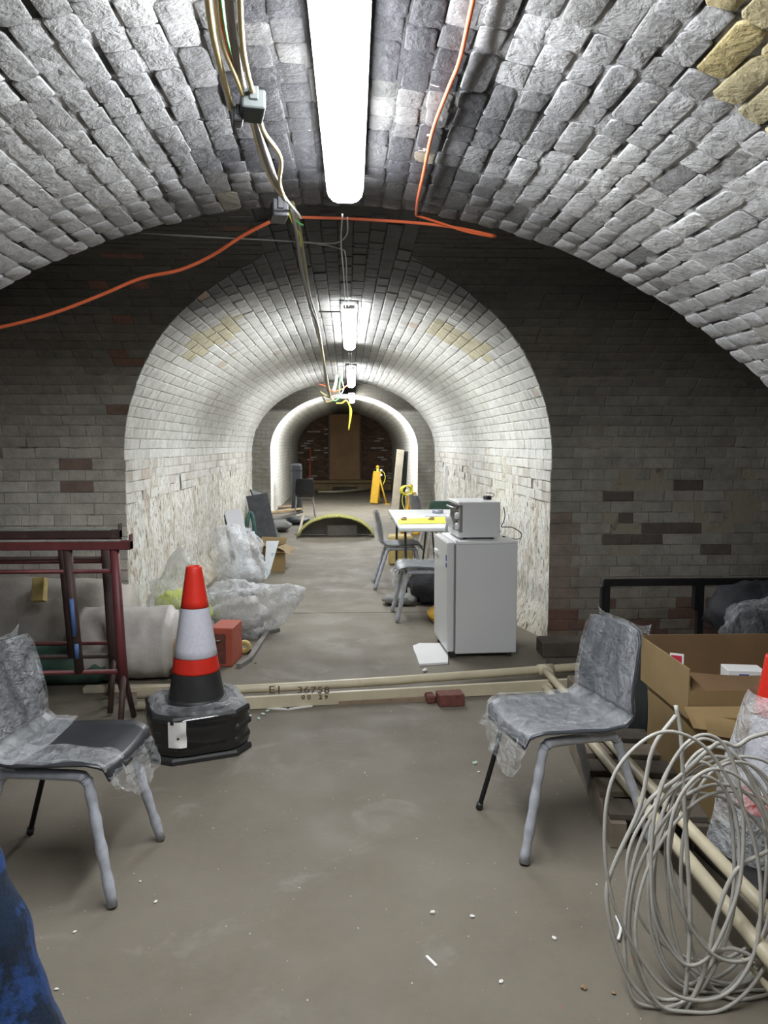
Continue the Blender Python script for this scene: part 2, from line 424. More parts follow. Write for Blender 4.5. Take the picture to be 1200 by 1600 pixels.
def meshvar(vs, fs, mat, smooth):
    me = bpy.data.meshes.new('brick'); me.from_pydata(vs, [], fs)
    a = me.color_attributes.new('tint', 'FLOAT_COLOR', 'POINT')
    for i in range(len(vs)): a.data[i].color = (1, 1, 1, 1)
    me.materials.append(mat)
    for p in me.polygons: p.use_smooth = smooth
    return me
def lay(parent, P, mat, nmax=295, rich=True, smooth=True, minpx=7, pname='brick'):
    """P: list of (pos,u,v,n,L,H,depth,colour). Largest in the photo become objects, the rest one stuff part."""
    VS = VAR_R if rich else VAR_S
    sh = [meshvar(v, f, M[mat], smooth) for v, f in VS]
    sc_ = []
    for i, b_ in enumerate(P):
        x, y = proj(b_[0]); d = (b_[0]-CAM).length
        fac = abs(((b_[0]-CAM).normalized()).dot(b_[3]))
        ok = -25 < x < 1225 and -25 < y < 1625
        size = b_[4]*1200/d * max(.25, fac)
        sc_.append((size if ok else 0, i))
    sc_.sort(reverse=True)
    take = {i for s, i in sc_[:nmax] if s >= minpx}
    verts = []; faces = []; cols = []
    for i, rec in enumerate(P):
        pos, u, v, n, L, H, D, col = rec[:8]; cl = rec[8] if len(rec) > 8 else None
        k = rnd.randrange(len(VS)); fl = rnd.choice((-1, 1))
        n2 = (n + u*rnd.uniform(-.02, .02) + v*rnd.uniform(-.04, .04)).normalized()
        mw = Matrix(((u.x*L*fl, v.x*H*fl, n2.x*D, pos.x), (u.y*L*fl, v.y*H*fl, n2.y*D, pos.y), (u.z*L*fl, v.z*H*fl, n2.z*D, pos.z), (0, 0, 0, 1)))
        if cl:
            vs, fs = VS[k]; W_ = [mw @ V(q) for q in vs]
            for q in W_:
                if cl == 'y': q.y = max(q.y, ywall(min(2.535, q.z))-.006)
                else:
                    hh = halfw(min(2.54, q.z)); sg = 1 if pos.x > TX else -1
                    if abs(q.x-TX) < hh: q.x = TX+sg*hh
            if i in take:
                me = meshvar([tuple(q-pos) for q in W_], fs, M[mat], smooth)
                o = bpy.data.objects.new(pname, me); C.objects.link(o); o.parent = parent; o.location = pos; o.color = (*col, 1)
            else:
                b0 = len(verts); verts += [tuple(q) for q in W_]; faces += [tuple(b0+j for j in f) for f in fs]; cols += [col]*len(vs)
            continue
        if i in take:
            o = bpy.data.objects.new(pname, sh[k]); C.objects.link(o); o.parent = parent
            o.matrix_world = mw; o.color = (*col, 1)
        else:
            vs, fs = VS[k]; b0 = len(verts)
            verts += [tuple(mw @ V(q)) for q in vs]; faces += [tuple(b0+j for j in f) for f in fs]; cols += [col]*len(vs)
    if verts:
        me = bpy.data.meshes.new('brickwork'); me.from_pydata(verts, [], faces)
        a = me.color_attributes.new('tint', 'FLOAT_COLOR', 'POINT')
        flat = []
        for c in cols: flat += [c[0], c[1], c[2], 1]
        a.data.foreach_set('color', flat)
        me.materials.append(M[mat])
        for p in me.polygons: p.use_smooth = smooth
        o = bpy.data.objects.new('brickwork', me); C.objects.link(o); o.parent = parent; o['kind'] = 'stuff'
def cmul(c, k): return tuple(min(1., max(.004, x*k)) for x in c)
def lerp(a, b_, t): t = max(0, min(1, t)); return tuple(x+(y-x)*t for x, y in zip(a, b_))

# ================================================================ STRUCTURE
# near vault: circle R 3.0 about (-.06, -.43), y -3 .. 3.54
NX, NZ, NR, NY1 = -.06, -.43, 3.0, 3.54
def near_pt(a, r=NR): return NX+r*math.sin(a), NZ+r*math.cos(a)
# main tunnel section
TX, TA, TS, TB = -.04, 1.575, 1.39, 1.185
def tunnel_profile(n=240):
    pts = []
    for i in range(41): pts.append((TX-TA, TS*i/40))
    for i in range(1, n+1):
        t = PI*i/n; pts.append((TX-TA*math.cos(t), TS+TB*math.sin(t)))
    for i in range(1, 41): pts.append((TX+TA, TS*(1-i/40)))
    return pts
TP = tunnel_profile(); TLEN = [0.]
for a, b_ in zip(TP, TP[1:]): TLEN.append(TLEN[-1]+math.hypot(b_[0]-a[0], b_[1]-a[1]))
def tun_at(s):
    s = max(0, min(TLEN[-1]-1e-6, s)); lo, hi = 0, len(TLEN)-1
    while hi-lo > 1:
        m_ = (lo+hi)//2
        if TLEN[m_] <= s: lo = m_
        else: hi = m_
    t = (s-TLEN[lo])/(TLEN[hi]-TLEN[lo]); a, b2 = TP[lo], TP[hi]
    d = V((b2[0]-a[0], 0, b2[1]-a[1])).normalized()
    return V((a[0]+(b2[0]-a[0])*t, 0, a[1]+(b2[1]-a[1])*t)), d, V((d.z, 0, -d.x))
YW = [(0, 5.71), (1.25, 5.71), (1.45, 5.69), (1.65, 5.63), (1.85, 5.51), (2.0, 5.37), (2.14, 5.18), (2.28, 4.96), (2.38, 4.79), (2.47, 4.58), (2.52, 4.42), (2.54, 4.25)]
def ywall(z):
    if z >= 2.54: return NY1-.03
    for (a, ya), (c, yc) in zip(YW, YW[1:]):
        if a <= z <= c: return ya+(yc-ya)*(z-a)/(c-a)
    return 5.71
def halfw(z): return TA if z <= TS else TA*math.sqrt(max(0, 1-((z-TS)/TB)**2))
YF1, YF2, YEND = 13.3, 16.5, 26.0

# soot, painted shade and tint functions -------------------------------------------------
def near_tint(p):
    x = p.x-.0
    n = .5+.5*fbm((p.x*1.3, p.y*1.3, p.z*1.3), 1.6, 4)
    base = lerp((.60, .60, .62), (.80, .80, .80), n*1.1-.1)
    soot = math.exp(-((x-.02)/(.42+.16*max(0, p.y-1.8)+.30*noise.noise(V((p.y*2.3, 3, x*3)))))**2)
    base = lerp(base, (.04, .04, .048), min(1, soot*1.35))
    bl = fbm((p.x*1.0, p.y*1.0, p.z+9), 2.3, 4); base = lerp(base, (.22, .215, .21), max(0, min(.8, (bl-.12)*2.4))*math.exp(-(x/1.1)**2))
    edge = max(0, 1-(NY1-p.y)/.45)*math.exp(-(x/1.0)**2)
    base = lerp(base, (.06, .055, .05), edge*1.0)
    return base
def tun_tint(p, far=False):
    x = p.x-TX; n = .5+.5*fbm((p.x, p.y, p.z), 1.4, 4)
    base = lerp((.66, .65, .61), (.82, .82, .80), n)
    s = math.exp(-((x-.02)/(.50+.2*noise.noise(V((p.y*1.1, 7, 0)))))**4) if p.z > 1.8 else 0
    base = lerp(base, (.12, .115, .11), s*.9)
    if p.z > 2.15 and p.y < 5.7: base = lerp(base, (.04, .038, .034), min(1, (5.7-p.y)/.8)*min(1, (p.z-2.15)/.22))
    if p.z < 1.4 and p.z > 0: base = lerp(base, (.62, .57, .48), .4*n)
    return base
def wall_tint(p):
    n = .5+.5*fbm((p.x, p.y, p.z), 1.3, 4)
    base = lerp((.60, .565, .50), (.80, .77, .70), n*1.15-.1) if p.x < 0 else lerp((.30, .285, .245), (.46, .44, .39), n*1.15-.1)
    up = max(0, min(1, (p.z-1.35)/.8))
    base = lerp(base, (.115, .105, .085) if p.z < 2.2 else lerp((.115, .105, .085), (.04, .038, .032), (p.z-2.2)/.2), up*.95)  # upper passage wall darkens: soot, plus shading put into the colour
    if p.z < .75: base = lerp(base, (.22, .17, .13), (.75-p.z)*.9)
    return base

# ---- floor
def floor_f(u, v):
    return V((u, v, .0))
bm = bmesh.new()
ys = [-3.2, 6.79, 6.81, 30]
xs = [-5, 5]
grid(bm, lambda u, v: V((-5+10*u, -3.2+9.985*v, 0)), 20, 20)
grid(bm, lambda u, v: V((-5+10*u, 6.797+23.2*v, 0)), 20, 20)
grid(bm, lambda u, v: V((-5+10*u, 6.785+.012*v, -.012)), 20, 1)
fl = obj('floor', bm, 'floor'); fl['kind'] = 'structure'

# ---- near vault shell + bricks
A1 = math.acos(-NZ/NR)
bm = bmesh.new()
def nshell(u, v):
    a = -A1+2*A1*u; x, z = near_pt(a); y = -3.0+(NY1+3.0)*v
    k = noise.noise(V((x*11, y*7, z*11)))+.5*noise.noise(V((x*25, y*18, z*25))); r = NR-.002-.006*k; x, z = near_pt(a, r); return V((x, y, max(z, -.02)))
grid(bm, nshell, 420, 200)
ceil0 = obj('ceiling', bm, 'vault_shell', None, True); ceil0['kind'] = 'structure'
def nsh_tint(p):
    k = noise.noise(V((p.x*11, p.y*7, p.z*11)))+.5*noise.noise(V((p.x*25, p.y*18, p.z*25)))
    return lerp(near_tint(p), (.03, .03, .03), min(1, max(0, (.02-k)*5)))
set_tint(ceil0, nsh_tint)
# end face of near vault (facing the cross passage) and outer thickness
P = []; rowh = .088; nrow = int(2*A1*NR/rowh)
for i in range(nrow):
    a = -A1+(i+.5)*2*A1/nrow
    x, z = near_pt(a)
    if z < .05: continue
    u = V((0, 1, 0)); v = V((math.cos(a), 0, -math.sin(a))); n = V((-math.sin(a), 0, -math.cos(a)))
    y = NY1 - rnd.choice((0, .02, -.012)); row_j = rnd.uniform(-.004, .004)
    first = True
    while y > -2.6:
        q0 = V((x, y, z)); px, py = proj(q0)
        ochre = x > .6 and px > 1110-.36*max(py, 0) and py < 125+.85*(px-1065) and y < 2.3
        L = (.225 if ochre else rnd.choice((.112, .118, .125, .112, .225)))*rnd.uniform(.96, 1.04)
        H = rowh-rnd.choice((.002, .004, .006, .009, .015))*rnd.uniform(.7, 1.1) if not ochre else rowh-.008
        pos = V((x, y-L/2, z)) + v*(rnd.uniform(-.005, .005)+.010*noise.noise(V((y*3.5, i*.35, 0))))
        if y < .6: L = .225; pos = V((x, y-L/2, z))
        if ochre:
            col = lerp((.50, .41, .20), (.62, .56, .38), rnd.random()); D = .012
        else:
            col = cmul(near_tint(pos), rnd.uniform(.90, 1.10)); D = rnd.uniform(.005, .011)
            if rnd.random() < .02: D = .004; col = cmul(col, .6)
            if rnd.random() < .012: col = lerp(col, (.50, .45, .32), .35)
        P.append((pos, u, v, n, L-rnd.choice((0, .002, .005)), H, D, col)); y -= L; first = False
lay(ceil0, P, 'vault_brick')
# end face of the near vault and block above it
bm = bmesh.new()
def nend(u, v):
    a = -A1+2*A1*u; r = NR+.004+v*.5; x, z = near_pt(a, r); return V((x, NY1-.002, max(min(z, 3.0), -.02)))
grid(bm, nend, 60, 2)
o = obj('trim_1', bm, 'wall_joint'); o['kind'] = 'structure'; set_tint(o, lambda p: (.8, .8, .8))
# back of the room behind the camera
o = box('wall_back', (-3.2, -3.15, -.02), (3.2, -3.0, 2.8), 'wall_joint', bev=0); o['kind'] = 'structure'; set_tint(o, lambda p: (1.3, 1.3, 1.3))

# ---- cross passage far wall, left and right, curving into its soffit
XL, XR = -4.4, 4.4
prof = []
zz = 0
for (a, ya), (c, yc) in zip(YW, YW[1:]):
    k = 6 if a < 1.2 else 4
    for i in range(k): t = i/k; prof.append((a+(c-a)*t, ya+(yc-ya)*t))
prof.append((2.54, 4.25))
def wall_side(side, name):
    bm = bmesh.new(); rows = []
    for z, y in prof + [(2.545, 3.9), (2.545, 3.50)]:
        hw = halfw(min(z, 2.54)); e = TX+side*hw; far = XR if side > 0 else XL
        rows.append([bm.verts.new((e+(far-e)*(j/24), y+.006*noise.noise(V((e+(far-e)*(j/24), 0, z))*4)+.003, z)) for j in range(25)])
    for a, c in zip(rows, rows[1:]):
        for j in range(24): bm.faces.new((a[j], a[j+1], c[j+1], c[j]))
    o = obj(name, bm, 'wall_joint', None, True); o['kind'] = 'structure'
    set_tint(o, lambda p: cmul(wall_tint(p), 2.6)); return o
plen = [0.]; pp = [(z, y) for z, y in prof]+[(2.545, 3.9), (2.545, 3.50)]
for a, c in zip(pp, pp[1:]): plen.append(plen[-1]+math.hypot(c[0]-a[0], c[1]-a[1]))
def prof_at(s):
    for i in range(len(pp)-1):
        if plen[i] <= s <= plen[i+1]+1e-9:
            t = (s-plen[i])/max(1e-9, plen[i+1]-plen[i]); a, c = pp[i], pp[i+1]
            d = V((0, c[1]-a[1], c[0]-a[0])).normalized()
            return a[1]+(c[1]-a[1])*t, a[0]+(c[0]-a[0])*t, d
for side, name in ((-1, 'wall_left'), (1, 'wall_right')):
    wo = wall_side(side, name); P = []; row = 0; s = .04; hgt = .0825
    while s < plen[-1]-.02:
        y, z, d = prof_at(s); hw = halfw(min(z, 2.54)); e = TX+side*hw; u = V((1, 0, 0)); n = u.cross(d).normalized(); xmx = hw
        if z > TS-.06: hs = [halfw(min(2.54, max(z+t_*d.z, 0))) for t_ in (-.042, .042)]; xmx = max(hs); e = TX+side*min(hs)
        if n.y > 0: n = -n
        x = e; k = 0
        while abs(x) < 4.3:
            L = .235 if (row % 4 != 3) else .118
            if k == 0: L = .17 if row % 2 else .235
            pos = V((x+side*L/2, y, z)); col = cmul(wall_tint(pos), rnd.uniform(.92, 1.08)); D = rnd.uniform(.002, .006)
            q = rnd.random()
            skip = False
            if side < 0 and z > .9 and q < .045: col = lerp(col, (.20, .085, .055), .7)
            if side > 0 and .62 < z < 1.28 and 1.9 < x < 3.1:
                if q < .16: skip = True
                elif q < .30: col = lerp(col, (.10, .075, .065), .8)
            if z < .45 and q < .3: col = lerp(col, (.17, .07, .05), .7)
            if k == 0 and z < 1.0 and side > 0: col = lerp(col, (.25, .10, .07), .3)
            if not skip: P.append((pos, u, d, n, L-.003, hgt-rnd.choice((.002, .004, .006)), D, col, ('x' if z > TS-.06 and abs(x-TX) < xmx+.03 else None)))
            x += side*L; k += 1
        s += hgt; row += 1
    lay(wo, P, 'wall_brick', rich=False, smooth=False, minpx=9)
# end walls of the passage
for s_, nm in ((-1, 'wall_left'), (1, 'wall_right')):
    o = box(nm, (s_*4.4-.05, 3.4, 0), (s_*4.4+.05, 5.8, 2.6), 'wall_joint', bev=0); o['kind'] = 'structure'; set_tint(o, lambda p: (1, 1, 1))

# ---- main tunnel: walls (plaster) and vault (bricks)
def tunnel_part(name, i0, i1, mat, y0f, y1, ny, disp, tint, fillet=False):
    bm = bmesh.new(); vs = []
    for i in range(i0, i1+1):
        x, z = TP[i]; ya = y0f(z); _, d, n = tun_at(TLEN[i]); row = []
        for j in range(ny+1):
            y = ya+(y1-ya)*j/ny; k = disp*(fbm((x*1, y, z), 3., 4)+.5*fbm((x, y*2, z), 9., 3))
            off = n*(k-.004)
            if fillet and z < .22: off = off + n*(.22-z)*.55*min(1, (y-ya)/.5)
            row.append(bm.verts.new((x+off.x, y, max(z+off.z, 0 if z < .02 else -1))))
        vs.append(row)
    for a, c in zip(vs, vs[1:]):
        for j in range(ny): bm.faces.new((a[j], a[j+1], c[j+1], c[j]))
    o = obj(name, bm, mat, None, True); o['kind'] = 'structure'; set_tint(o, tint); return o
i_sp, i_sp2 = 40, len(TP)-41
wl = tunnel_part('wall_left', 0, i_sp, 'plaster', ywall, YF1, 150, .014, lambda p: (1, 1, 1) if p.z > .3 else lerp((.72, .68, .6), (1, 1, 1), p.z/.3), True)
wr = tunnel_part('wall_right', i_sp2, len(TP)-1, 'plaster', ywall, YF1, 150, .014, lambda p: (1, 1, 1) if p.z > .3 else lerp((.72, .68, .6), (1, 1, 1), p.z/.3), True)
ce = tunnel_part('ceiling', i_sp, i_sp2, 'tunnel_joint', lambda z: ywall(z), YF1, 60, .003, lambda p: cmul(tun_tint(p), 1.25))
Pl, Pr, Pc = [], [], []
s = 1.06; row = 0; hgt = .080; stot = TLEN[-1]
nr = int((stot-2*s)/hgt); hgt = (stot-2*s)/nr
for r_ in range(nr):
    ss = s+(r_+.5)*hgt; q, d, n = tun_at(ss); y = ywall(q.z)-rnd.choice((0, .01, .0)); k = 0
    ymx = y
    if q.z > 1.35:
        zz_ = [q.z+d.z*hgt*.5, q.z-d.z*hgt*.5]; ymx = max(ywall(z_) for z_ in zz_); y = min(ywall(z_) for z_ in zz_)
    if q.z > 2.53: y = ymx = NY1+.02
    while y < YF1-.02:
        L = .235 if row % 3 else .12
        if k == 0: L = (.12, .235, .18)[row % 3]
        L = min(L, YF1-y)
        if L < .05: break
        pos = V((q.x, y+L/2, q.z)); col = cmul(tun_tint(pos), rnd.uniform(.96, 1.03)); D = rnd.uniform(.0025, .0065)
        px, py = proj(pos)
        if (290 < px < 372 and 495 < py < 562 and abs((px-331)*.55+(py-528)) < 17) or (672 < px < 768 and 503 < py < 560 and abs((px-720)*-.52+(py-531)) < 17):
            col = lerp(col, (.56, .50, .30), .75)
        fade = min(1, max(0, (q.z-1.06)/.25))
        if q.z < 1.35:
            D *= .3+.7*fade
            if rnd.random() < .25*(1-fade): y += L; k += 1; continue
            if rnd.random() < .25: col = lerp(col, (.45, .38, .30), .5)
        if rnd.random() < .008: col = lerp(col, (.50, .32, .20), .45)
        (Pl if ss < TLEN[i_sp] else Pr if ss > TLEN[i_sp2] else Pc).append((pos, V((0, 1, 0)), d, n, L-rnd.choice((.0, .001, .003)), hgt-rnd.choice((.001, .002, .004, .007)), D, col, ('y' if q.z > 1.35 and y < ymx+.03 else None)))
        y += L; k += 1
    row += 1
lay(ce, Pc, 'tunnel_brick', rich=False, smooth=False)
lay(wl, Pl, 'tunnel_brick', 120, rich=False, smooth=False)
lay(wr, Pr, 'tunnel_brick', 120, rich=False, smooth=False)

# ---- second cross passage and last tunnel
bm = bmesh.new()
for side in (-1, 1):
    rows = []
    for i in range(41):
        z = 2.572*i/40; e = TX+side*halfw(z); rows.append([bm.verts.new((e+(side*3.2-e)*j/8, YF2+.01*noise.noise(V((j, 0, i*.5))), z)) for j in range(9)])
    rows.append([bm.verts.new((TX if j == 0 else TX+(side*3.2-TX)*j/8, YF2, 2.85)) for j in range(9)])
    for a, c in zip(rows, rows[1:]):
        for j in range(8): bm.faces.new((a[j], a[j+1], c[j+1], c[j]))
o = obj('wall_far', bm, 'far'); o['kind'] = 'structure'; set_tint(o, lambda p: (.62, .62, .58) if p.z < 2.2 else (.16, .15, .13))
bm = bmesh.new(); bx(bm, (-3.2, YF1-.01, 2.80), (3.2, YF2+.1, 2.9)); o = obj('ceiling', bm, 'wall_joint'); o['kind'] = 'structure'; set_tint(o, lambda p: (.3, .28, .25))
for side in (-1, 1):
    o = box('wall_left' if side < 0 else 'wall_right', (side*3.25-.05, YF1-.1, 0), (side*3.25+.05, YF2+.1, 2.9), 'far', bev=0); o['kind'] = 'structure'; set_tint(o, lambda p: (.6, .6, .6))
bm = bmesh.new()   # face of the main tunnel's far end (faces away from the camera)
for side in (-1, 1):
    rows = []
    for i in range(31):
        z = 2.572*i/30; e = TX+side*halfw(z); rows.append([bm.verts.new((e+(side*3.2-e)*j/4, YF1+.003, z)) for j in range(5)])
    rows.append([bm.verts.new((TX if j == 0 else TX+(side*3.2-TX)*j/4, YF1+.003, 2.85)) for j in range(5)])
    for a, c in zip(rows, rows[1:]):
        for j in range(4): bm.faces.new((a[j], a[j+1], c[j+1], c[j]))
o = obj('wall_far', bm, 'far'); o['kind'] = 'structure'; set_tint(o, lambda p: (.6, .6, .6))
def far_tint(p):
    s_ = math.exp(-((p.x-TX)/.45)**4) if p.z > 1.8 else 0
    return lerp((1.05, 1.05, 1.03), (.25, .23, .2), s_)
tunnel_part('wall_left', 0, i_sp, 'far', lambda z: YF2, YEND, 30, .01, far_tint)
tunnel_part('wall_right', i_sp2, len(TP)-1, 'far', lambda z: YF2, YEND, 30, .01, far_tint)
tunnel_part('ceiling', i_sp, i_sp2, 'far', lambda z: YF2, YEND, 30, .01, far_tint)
# last wall: bare brick with remains of white paint
wf = box('wall_far', (-1.8, YEND, 0), (1.8, YEND+.15, 2.8), 'wall_joint', bev=0); wf['kind'] = 'structure'; set_tint(wf, lambda p: (.35, .25, .18))
P = []
for i in range(33):
    z = .30+i*.078; x = -1.65+(i % 2)*.11
    while x < 1.6:
        L = .225; c = rnd.random(); nn = fbm((x, 2, z), 1.8, 3)
        col = (.66, .63, .58) if c < .17+.16*nn and z < 2.1 else lerp((.16, .105, .075), (.28, .17, .12), rnd.random())
        H = .068 if col[0] < .5 else .05
        P.append((V((x+L/2, YEND, z)), V((1, 0, 0)), V((0, 0, 1)), V((0, -1, 0)), L-.012, H, .015, col)); x += L
lay(wf, P, 'wall_brick', 0, rich=False, smooth=False)

# ---- doorway board and ledge in the far wall
xd0, xd1 = at_y(515, 700, 25.9).x, at_y(562, 700, 25.9).x
d1 = bpy.data.objects.new('door_1', None); C.objects.link(d1); d1['kind'] = 'structure'; d1.location = ((xd0+xd1)/2, 25.9, .33)
bm = bmesh.new(); bx(bm, (xd0-d1.location.x, -.02, 0), (xd1-d1.location.x, .03, 2.19), .008); obj('door_panel', bm, 'door', d1)
for s_ in (xd0-.05, xd1+.0):
    bm = bmesh.new(); bx(bm, (s_-d1.location.x, -.05, 0), (s_+.05-d1.location.x, .08, 2.2), .004); obj('door_jamb', bm, 'wood', d1)
bm = bmesh.new(); bx(bm, (-.62, -.045, 1.06), (.6, -.0, 1.08)); 
bm.free()
o = box('trim_2', (-1.6, 25.45, .24), (1.5, 26.0, .33), 'ledge'); o['kind'] = 'structure'
o = box('trim_3', (-1.6, 25.6, 0), (1.5, 26.0, .24), 'ledge'); o['kind'] = 'structure'

# ================================================================ LAMPS
def lamp(label, y0, y1, x0, x1, z0, z1, wd=.13, em='a'):
    t = thing('fluorescent_light', label, 'light', ((x0+x1)/2, (y0+y1)/2, (z0+z1)/2), math.atan2(x0-x1, y1-y0), 'fluorescent lights down the tunnel')
    t.rotation_euler = (math.atan2(z1-z0, y1-y0), 0, math.atan2(x0-x1, y1-y0))
    L = y1-y0; h = wd/2
    bm = bmesh.new()
    secs = [(-.5*L, .72, .55), (-.5*L+.03, .95, .85), (-.5*L+.10, 1, 1), (.5*L-.10, 1, 1), (.5*L-.03, .95, .85), (.5*L, .72, .55)]
    sh = [(-1, .052), (-.98, .025), (-.72, .004), (-.4, -.004), (.4, -.004), (.72, .004), (.98, .025), (1, .052)]
    rings = [[bm.verts.new((sx*h*a, y, .052-(.052-sz)*c)) for sx, sz in sh] for y, a, c in secs]
    for a, c in zip(rings, rings[1:]):
        for k in range(7): bm.faces.new((a[k], a[k+1], c[k+1], c[k]))
    obj('diffuser', bm, 'diffuser_'+em, t, True)
    bm = bmesh.new(); bx(bm, (-h-.004, -.5*L+.01, .0525), (h+.004, .5*L-.01, .082), .006); obj('housing', bm, 'white_metal', t)
    for s_ in (-1, 1):
        bm = bmesh.new(); bx(bm, (-h*.74, s_*L*.5-.004, .022), (h*.74, s_*L*.5+.004, .0525), .003); obj('end_cap', bm, 'white_plastic', t)
        bm = bmesh.new(); bx(bm, (-.02, s_*L*.3-.02, .082), (.02, s_*L*.3+.02, .10)); obj('mounting_clip', bm, 'chrome', t)
    return t
lamp('large bare fluorescent light on the near vault crown, overhead', .75, 3.14, -.02, .0, 2.44, 2.44, .138)
lamp('second fluorescent light, at the mouth of the main tunnel', 5.8, 8.2, .025, .04, 2.48, 2.485, .118, 'b')
lamp('third fluorescent light, further inside the main tunnel', 10.25, 12.6, .07, .085, 2.47, 2.42, .12, 'c')
lamp('smallest and farthest fluorescent light, beyond the second passage', 15.6, 18.1, .11, .14, 2.47, 2.47, .12, 'd')

# ================================================================ CHAIRS
def seat_fn(t, u):
    """t 0..1 front lip -> top of back, u -1..1 across"""
    pr = [(.235, .405, .17), (.225, .435, .19), (.17, .452, .205), (.05, .447, .21), (-.07, .440, .21), (-.15, .447, .205), (-.20, .485, .20), (-.215, .55, .195), (-.225, .62, .192), (-.24, .70, .188), (-.255, .77, .178), (-.262, .805, .155)]
    f = t*(len(pr)-1); i = min(int(f), len(pr)-2); k = f-i; a, c = pr[i], pr[i+1]
    y, z, w_ = [a[j]+(c[j]-a[j])*k for j in range(3)]
    dish = u*u
    back = max(0, min(1, (t-.45)/.2))
    y += back*dish*.035; z += (1-back)*dish*.022*(1 if t > .12 else t/.12) - (1-back)*0
    return V((u*w_, y, z))
def make_chair(label, mats=('grey_shell', 'wrap_tube', 'wrap_tube'), film='full', loc=(0, 0, 0), rz=0, bare_leg=None, hang=True, group=None, seed=0, back_only_film=False):
    t = thing('stacking_chair', label, 'chair', loc, rz, group)
    bm = bmesh.new(); solid_grid(bm, lambda a, b2: seat_fn(a, -1+2*b2), 33, 12, .007); obj('seat_shell', bm, mats[0], t, True)
    r = .0185 if film else .012
    for s_ in (-1, 1):
        X = .175*s_; XF = .215*s_
        for nm, pts in (('front_leg', [(XF, .25, .006), (X*1.08, .20, .22), (X, .165, .385), (X, .15, .415)]), ('rear_leg', [(XF, -.27, .006), (X*1.08, -.20, .22), (X, -.145, .385), (X, -.13, .415)])):
            m_ = mats[1]
            bare = bare_leg == (nm, s_)
            pts2 = crom(pts, 6); rr = r if not bare else .0105
            bm = bmesh.new()
            if bare: tube(bm, pts2, rr, 8)
            else: tube(bm, pts2, [rr*(1.+.12*math.sin(i*2.1+seed)) for i in range(len(pts2))], 8)
            o = obj(nm, bm, 'black_metal' if bare else m_, t, True)
            if bare: o['label'] = 'bare black leg'
            bm = bmesh.new(); tube(bm, [pts[0], (pts[0][0], pts[0][1]-(.006 if pts[0][1] > 0 else -.006), .03)], .0145, 8); obj('foot', bm, 'black_plastic', o, True)
        bm = bmesh.new(); tube(bm, crom([(X, .15, .413), (X, .12, .424), (X, -.10, .424), (X, -.13, .413)], 5), r*1.05, 8); obj('side_rail', bm, mats[1], t, True)
    bm = bmesh.new(); tube(bm, [(-.175, -.13, .405), (.175, -.13, .405)], .010, 8); obj('cross_bar', bm, mats[2], t, True)
    if film:
        t0, t1 = (0, 1) if film == 'full' else (.36, 1)
        def ff(a, b2):
            u = -1+2*b2; T = t0+(t1-t0)*a; p = seat_fn(T, u*1.0)
            nz = noise.noise(V((u*4+seed, T*9, seed)))*.5+noise.noise(V((u*10+seed, T*14, 3)))*.35
            q = V((p.x*1.06, p.y, p.z)); up_ = V((0, 1, .15)) if T > .55 else V((0, .1, 1))
            return q+up_.normalized()*(.012+.010*nz)
        bm = bmesh.new(); grid(bm, ff, 60, 26)
        def fb_(a, b2):
            u = -1+2*b2; T = t0+(t1-t0)*a; p = seat_fn(T, u)
            nz = noise.noise(V((u*3+seed, T*7, seed+5)))
            up_ = V((0, -1, -.15)) if T > .55 else V((0, -.1, -1))
            return V((p.x*1.06, p.y, p.z))+up_.normalized()*(.020+.012*nz)*(1 if abs(u) < .98 else .1)
        grid(bm, fb_, 50, 14)
        # pointed corners over the backrest
        def fc(a, b2):
            u = -1+2*b2; return V((u*(.175+.012*a), -.262+.006*math.sin(b2*9)*a, .795+a*(.022+.022*abs(u)**5)+.004*noise.noise(V((u*7, a, seed)))))
        grid(bm, fc, 4, 20)
        obj('plastic_wrap', bm, 'film', t, True)
    if hang:
        def fh(a, b2):
            u = -1+2*b2; k = .5+.5*noise.noise(V((u*2.2+seed, 0, 1)))
            drop = .13*max(.15, (1-abs(u*.9+.25)**1.6))+.05*k
            return V((u*.19, .235+.03*a+.02*noise.noise(V((u*5, a*3, seed+2))), .425-a*drop))
        bm = bmesh.new(); grid(bm, fh, 16, 30); obj('hanging_film', bm, 'film', t, True)
    return t
def face(fx, fy): return math.atan2(-fx, fy)
make_chair('film-wrapped charcoal chair on the right, before the brown cardboard boxes', loc=(.83, 2.87, 0), rz=face(-.977, -.21), bare_leg=('front_leg', 1), seed=1)
c_l = make_chair('chair at left edge with torn film baring its black seat front', mats=('black_plastic', 'wrap_tube', 'wrap_tube'), film='back', loc=(-.985, 2.66, 0), rz=face(.992, -.126), seed=4, bare_leg=('rear_leg', -1))
# extra sheet of film over the left chair's seat, thrown open at the front
def tf(a, b2):
    u = -1+2*b2; T = .06+.36*a; lim = -.1+.35*a
    p = seat_fn(T, max(-1, min(1, -1+b2*1.25)) if True else u)
    return V((p.x*1.08+.0, p.y, p.z+.016+.014*noise.noise(V((u*4, T*12, 8)))+(.02*(1-abs(p.x)/.2))*a))
bm = bmesh.new(); grid(bm, lambda a, b2: V(tf(a, .0+.62*b2)) , 30, 20); bm.transform(Matrix.Scale(-1, 4, V((1, 0, 0))))
obj('loose_film', bm, 'film', c_l, True)
make_chair('grey wrapped chair at the left side of the white table', loc=(.56, 8.08, 0), rz=face(1, 0), seed=7, hang=False)
make_chair('film-covered chair half hidden behind the white fridge', loc=(.665, 6.60, 0), rz=face(-1, -.03), seed=11)
make_chair('black chair with grey legs standing alone far down the tunnel', mats=('black_plastic', 'chrome', 'chrome'), film=None, hang=False, loc=(-.87, 16.05, 0), rz=face(-.08, 1), seed=2)
make_chair('wrapped chair beyond the far end of the white table', loc=(1.16, 10.75, 0), rz=face(1, .3), seed=15, hang=False)
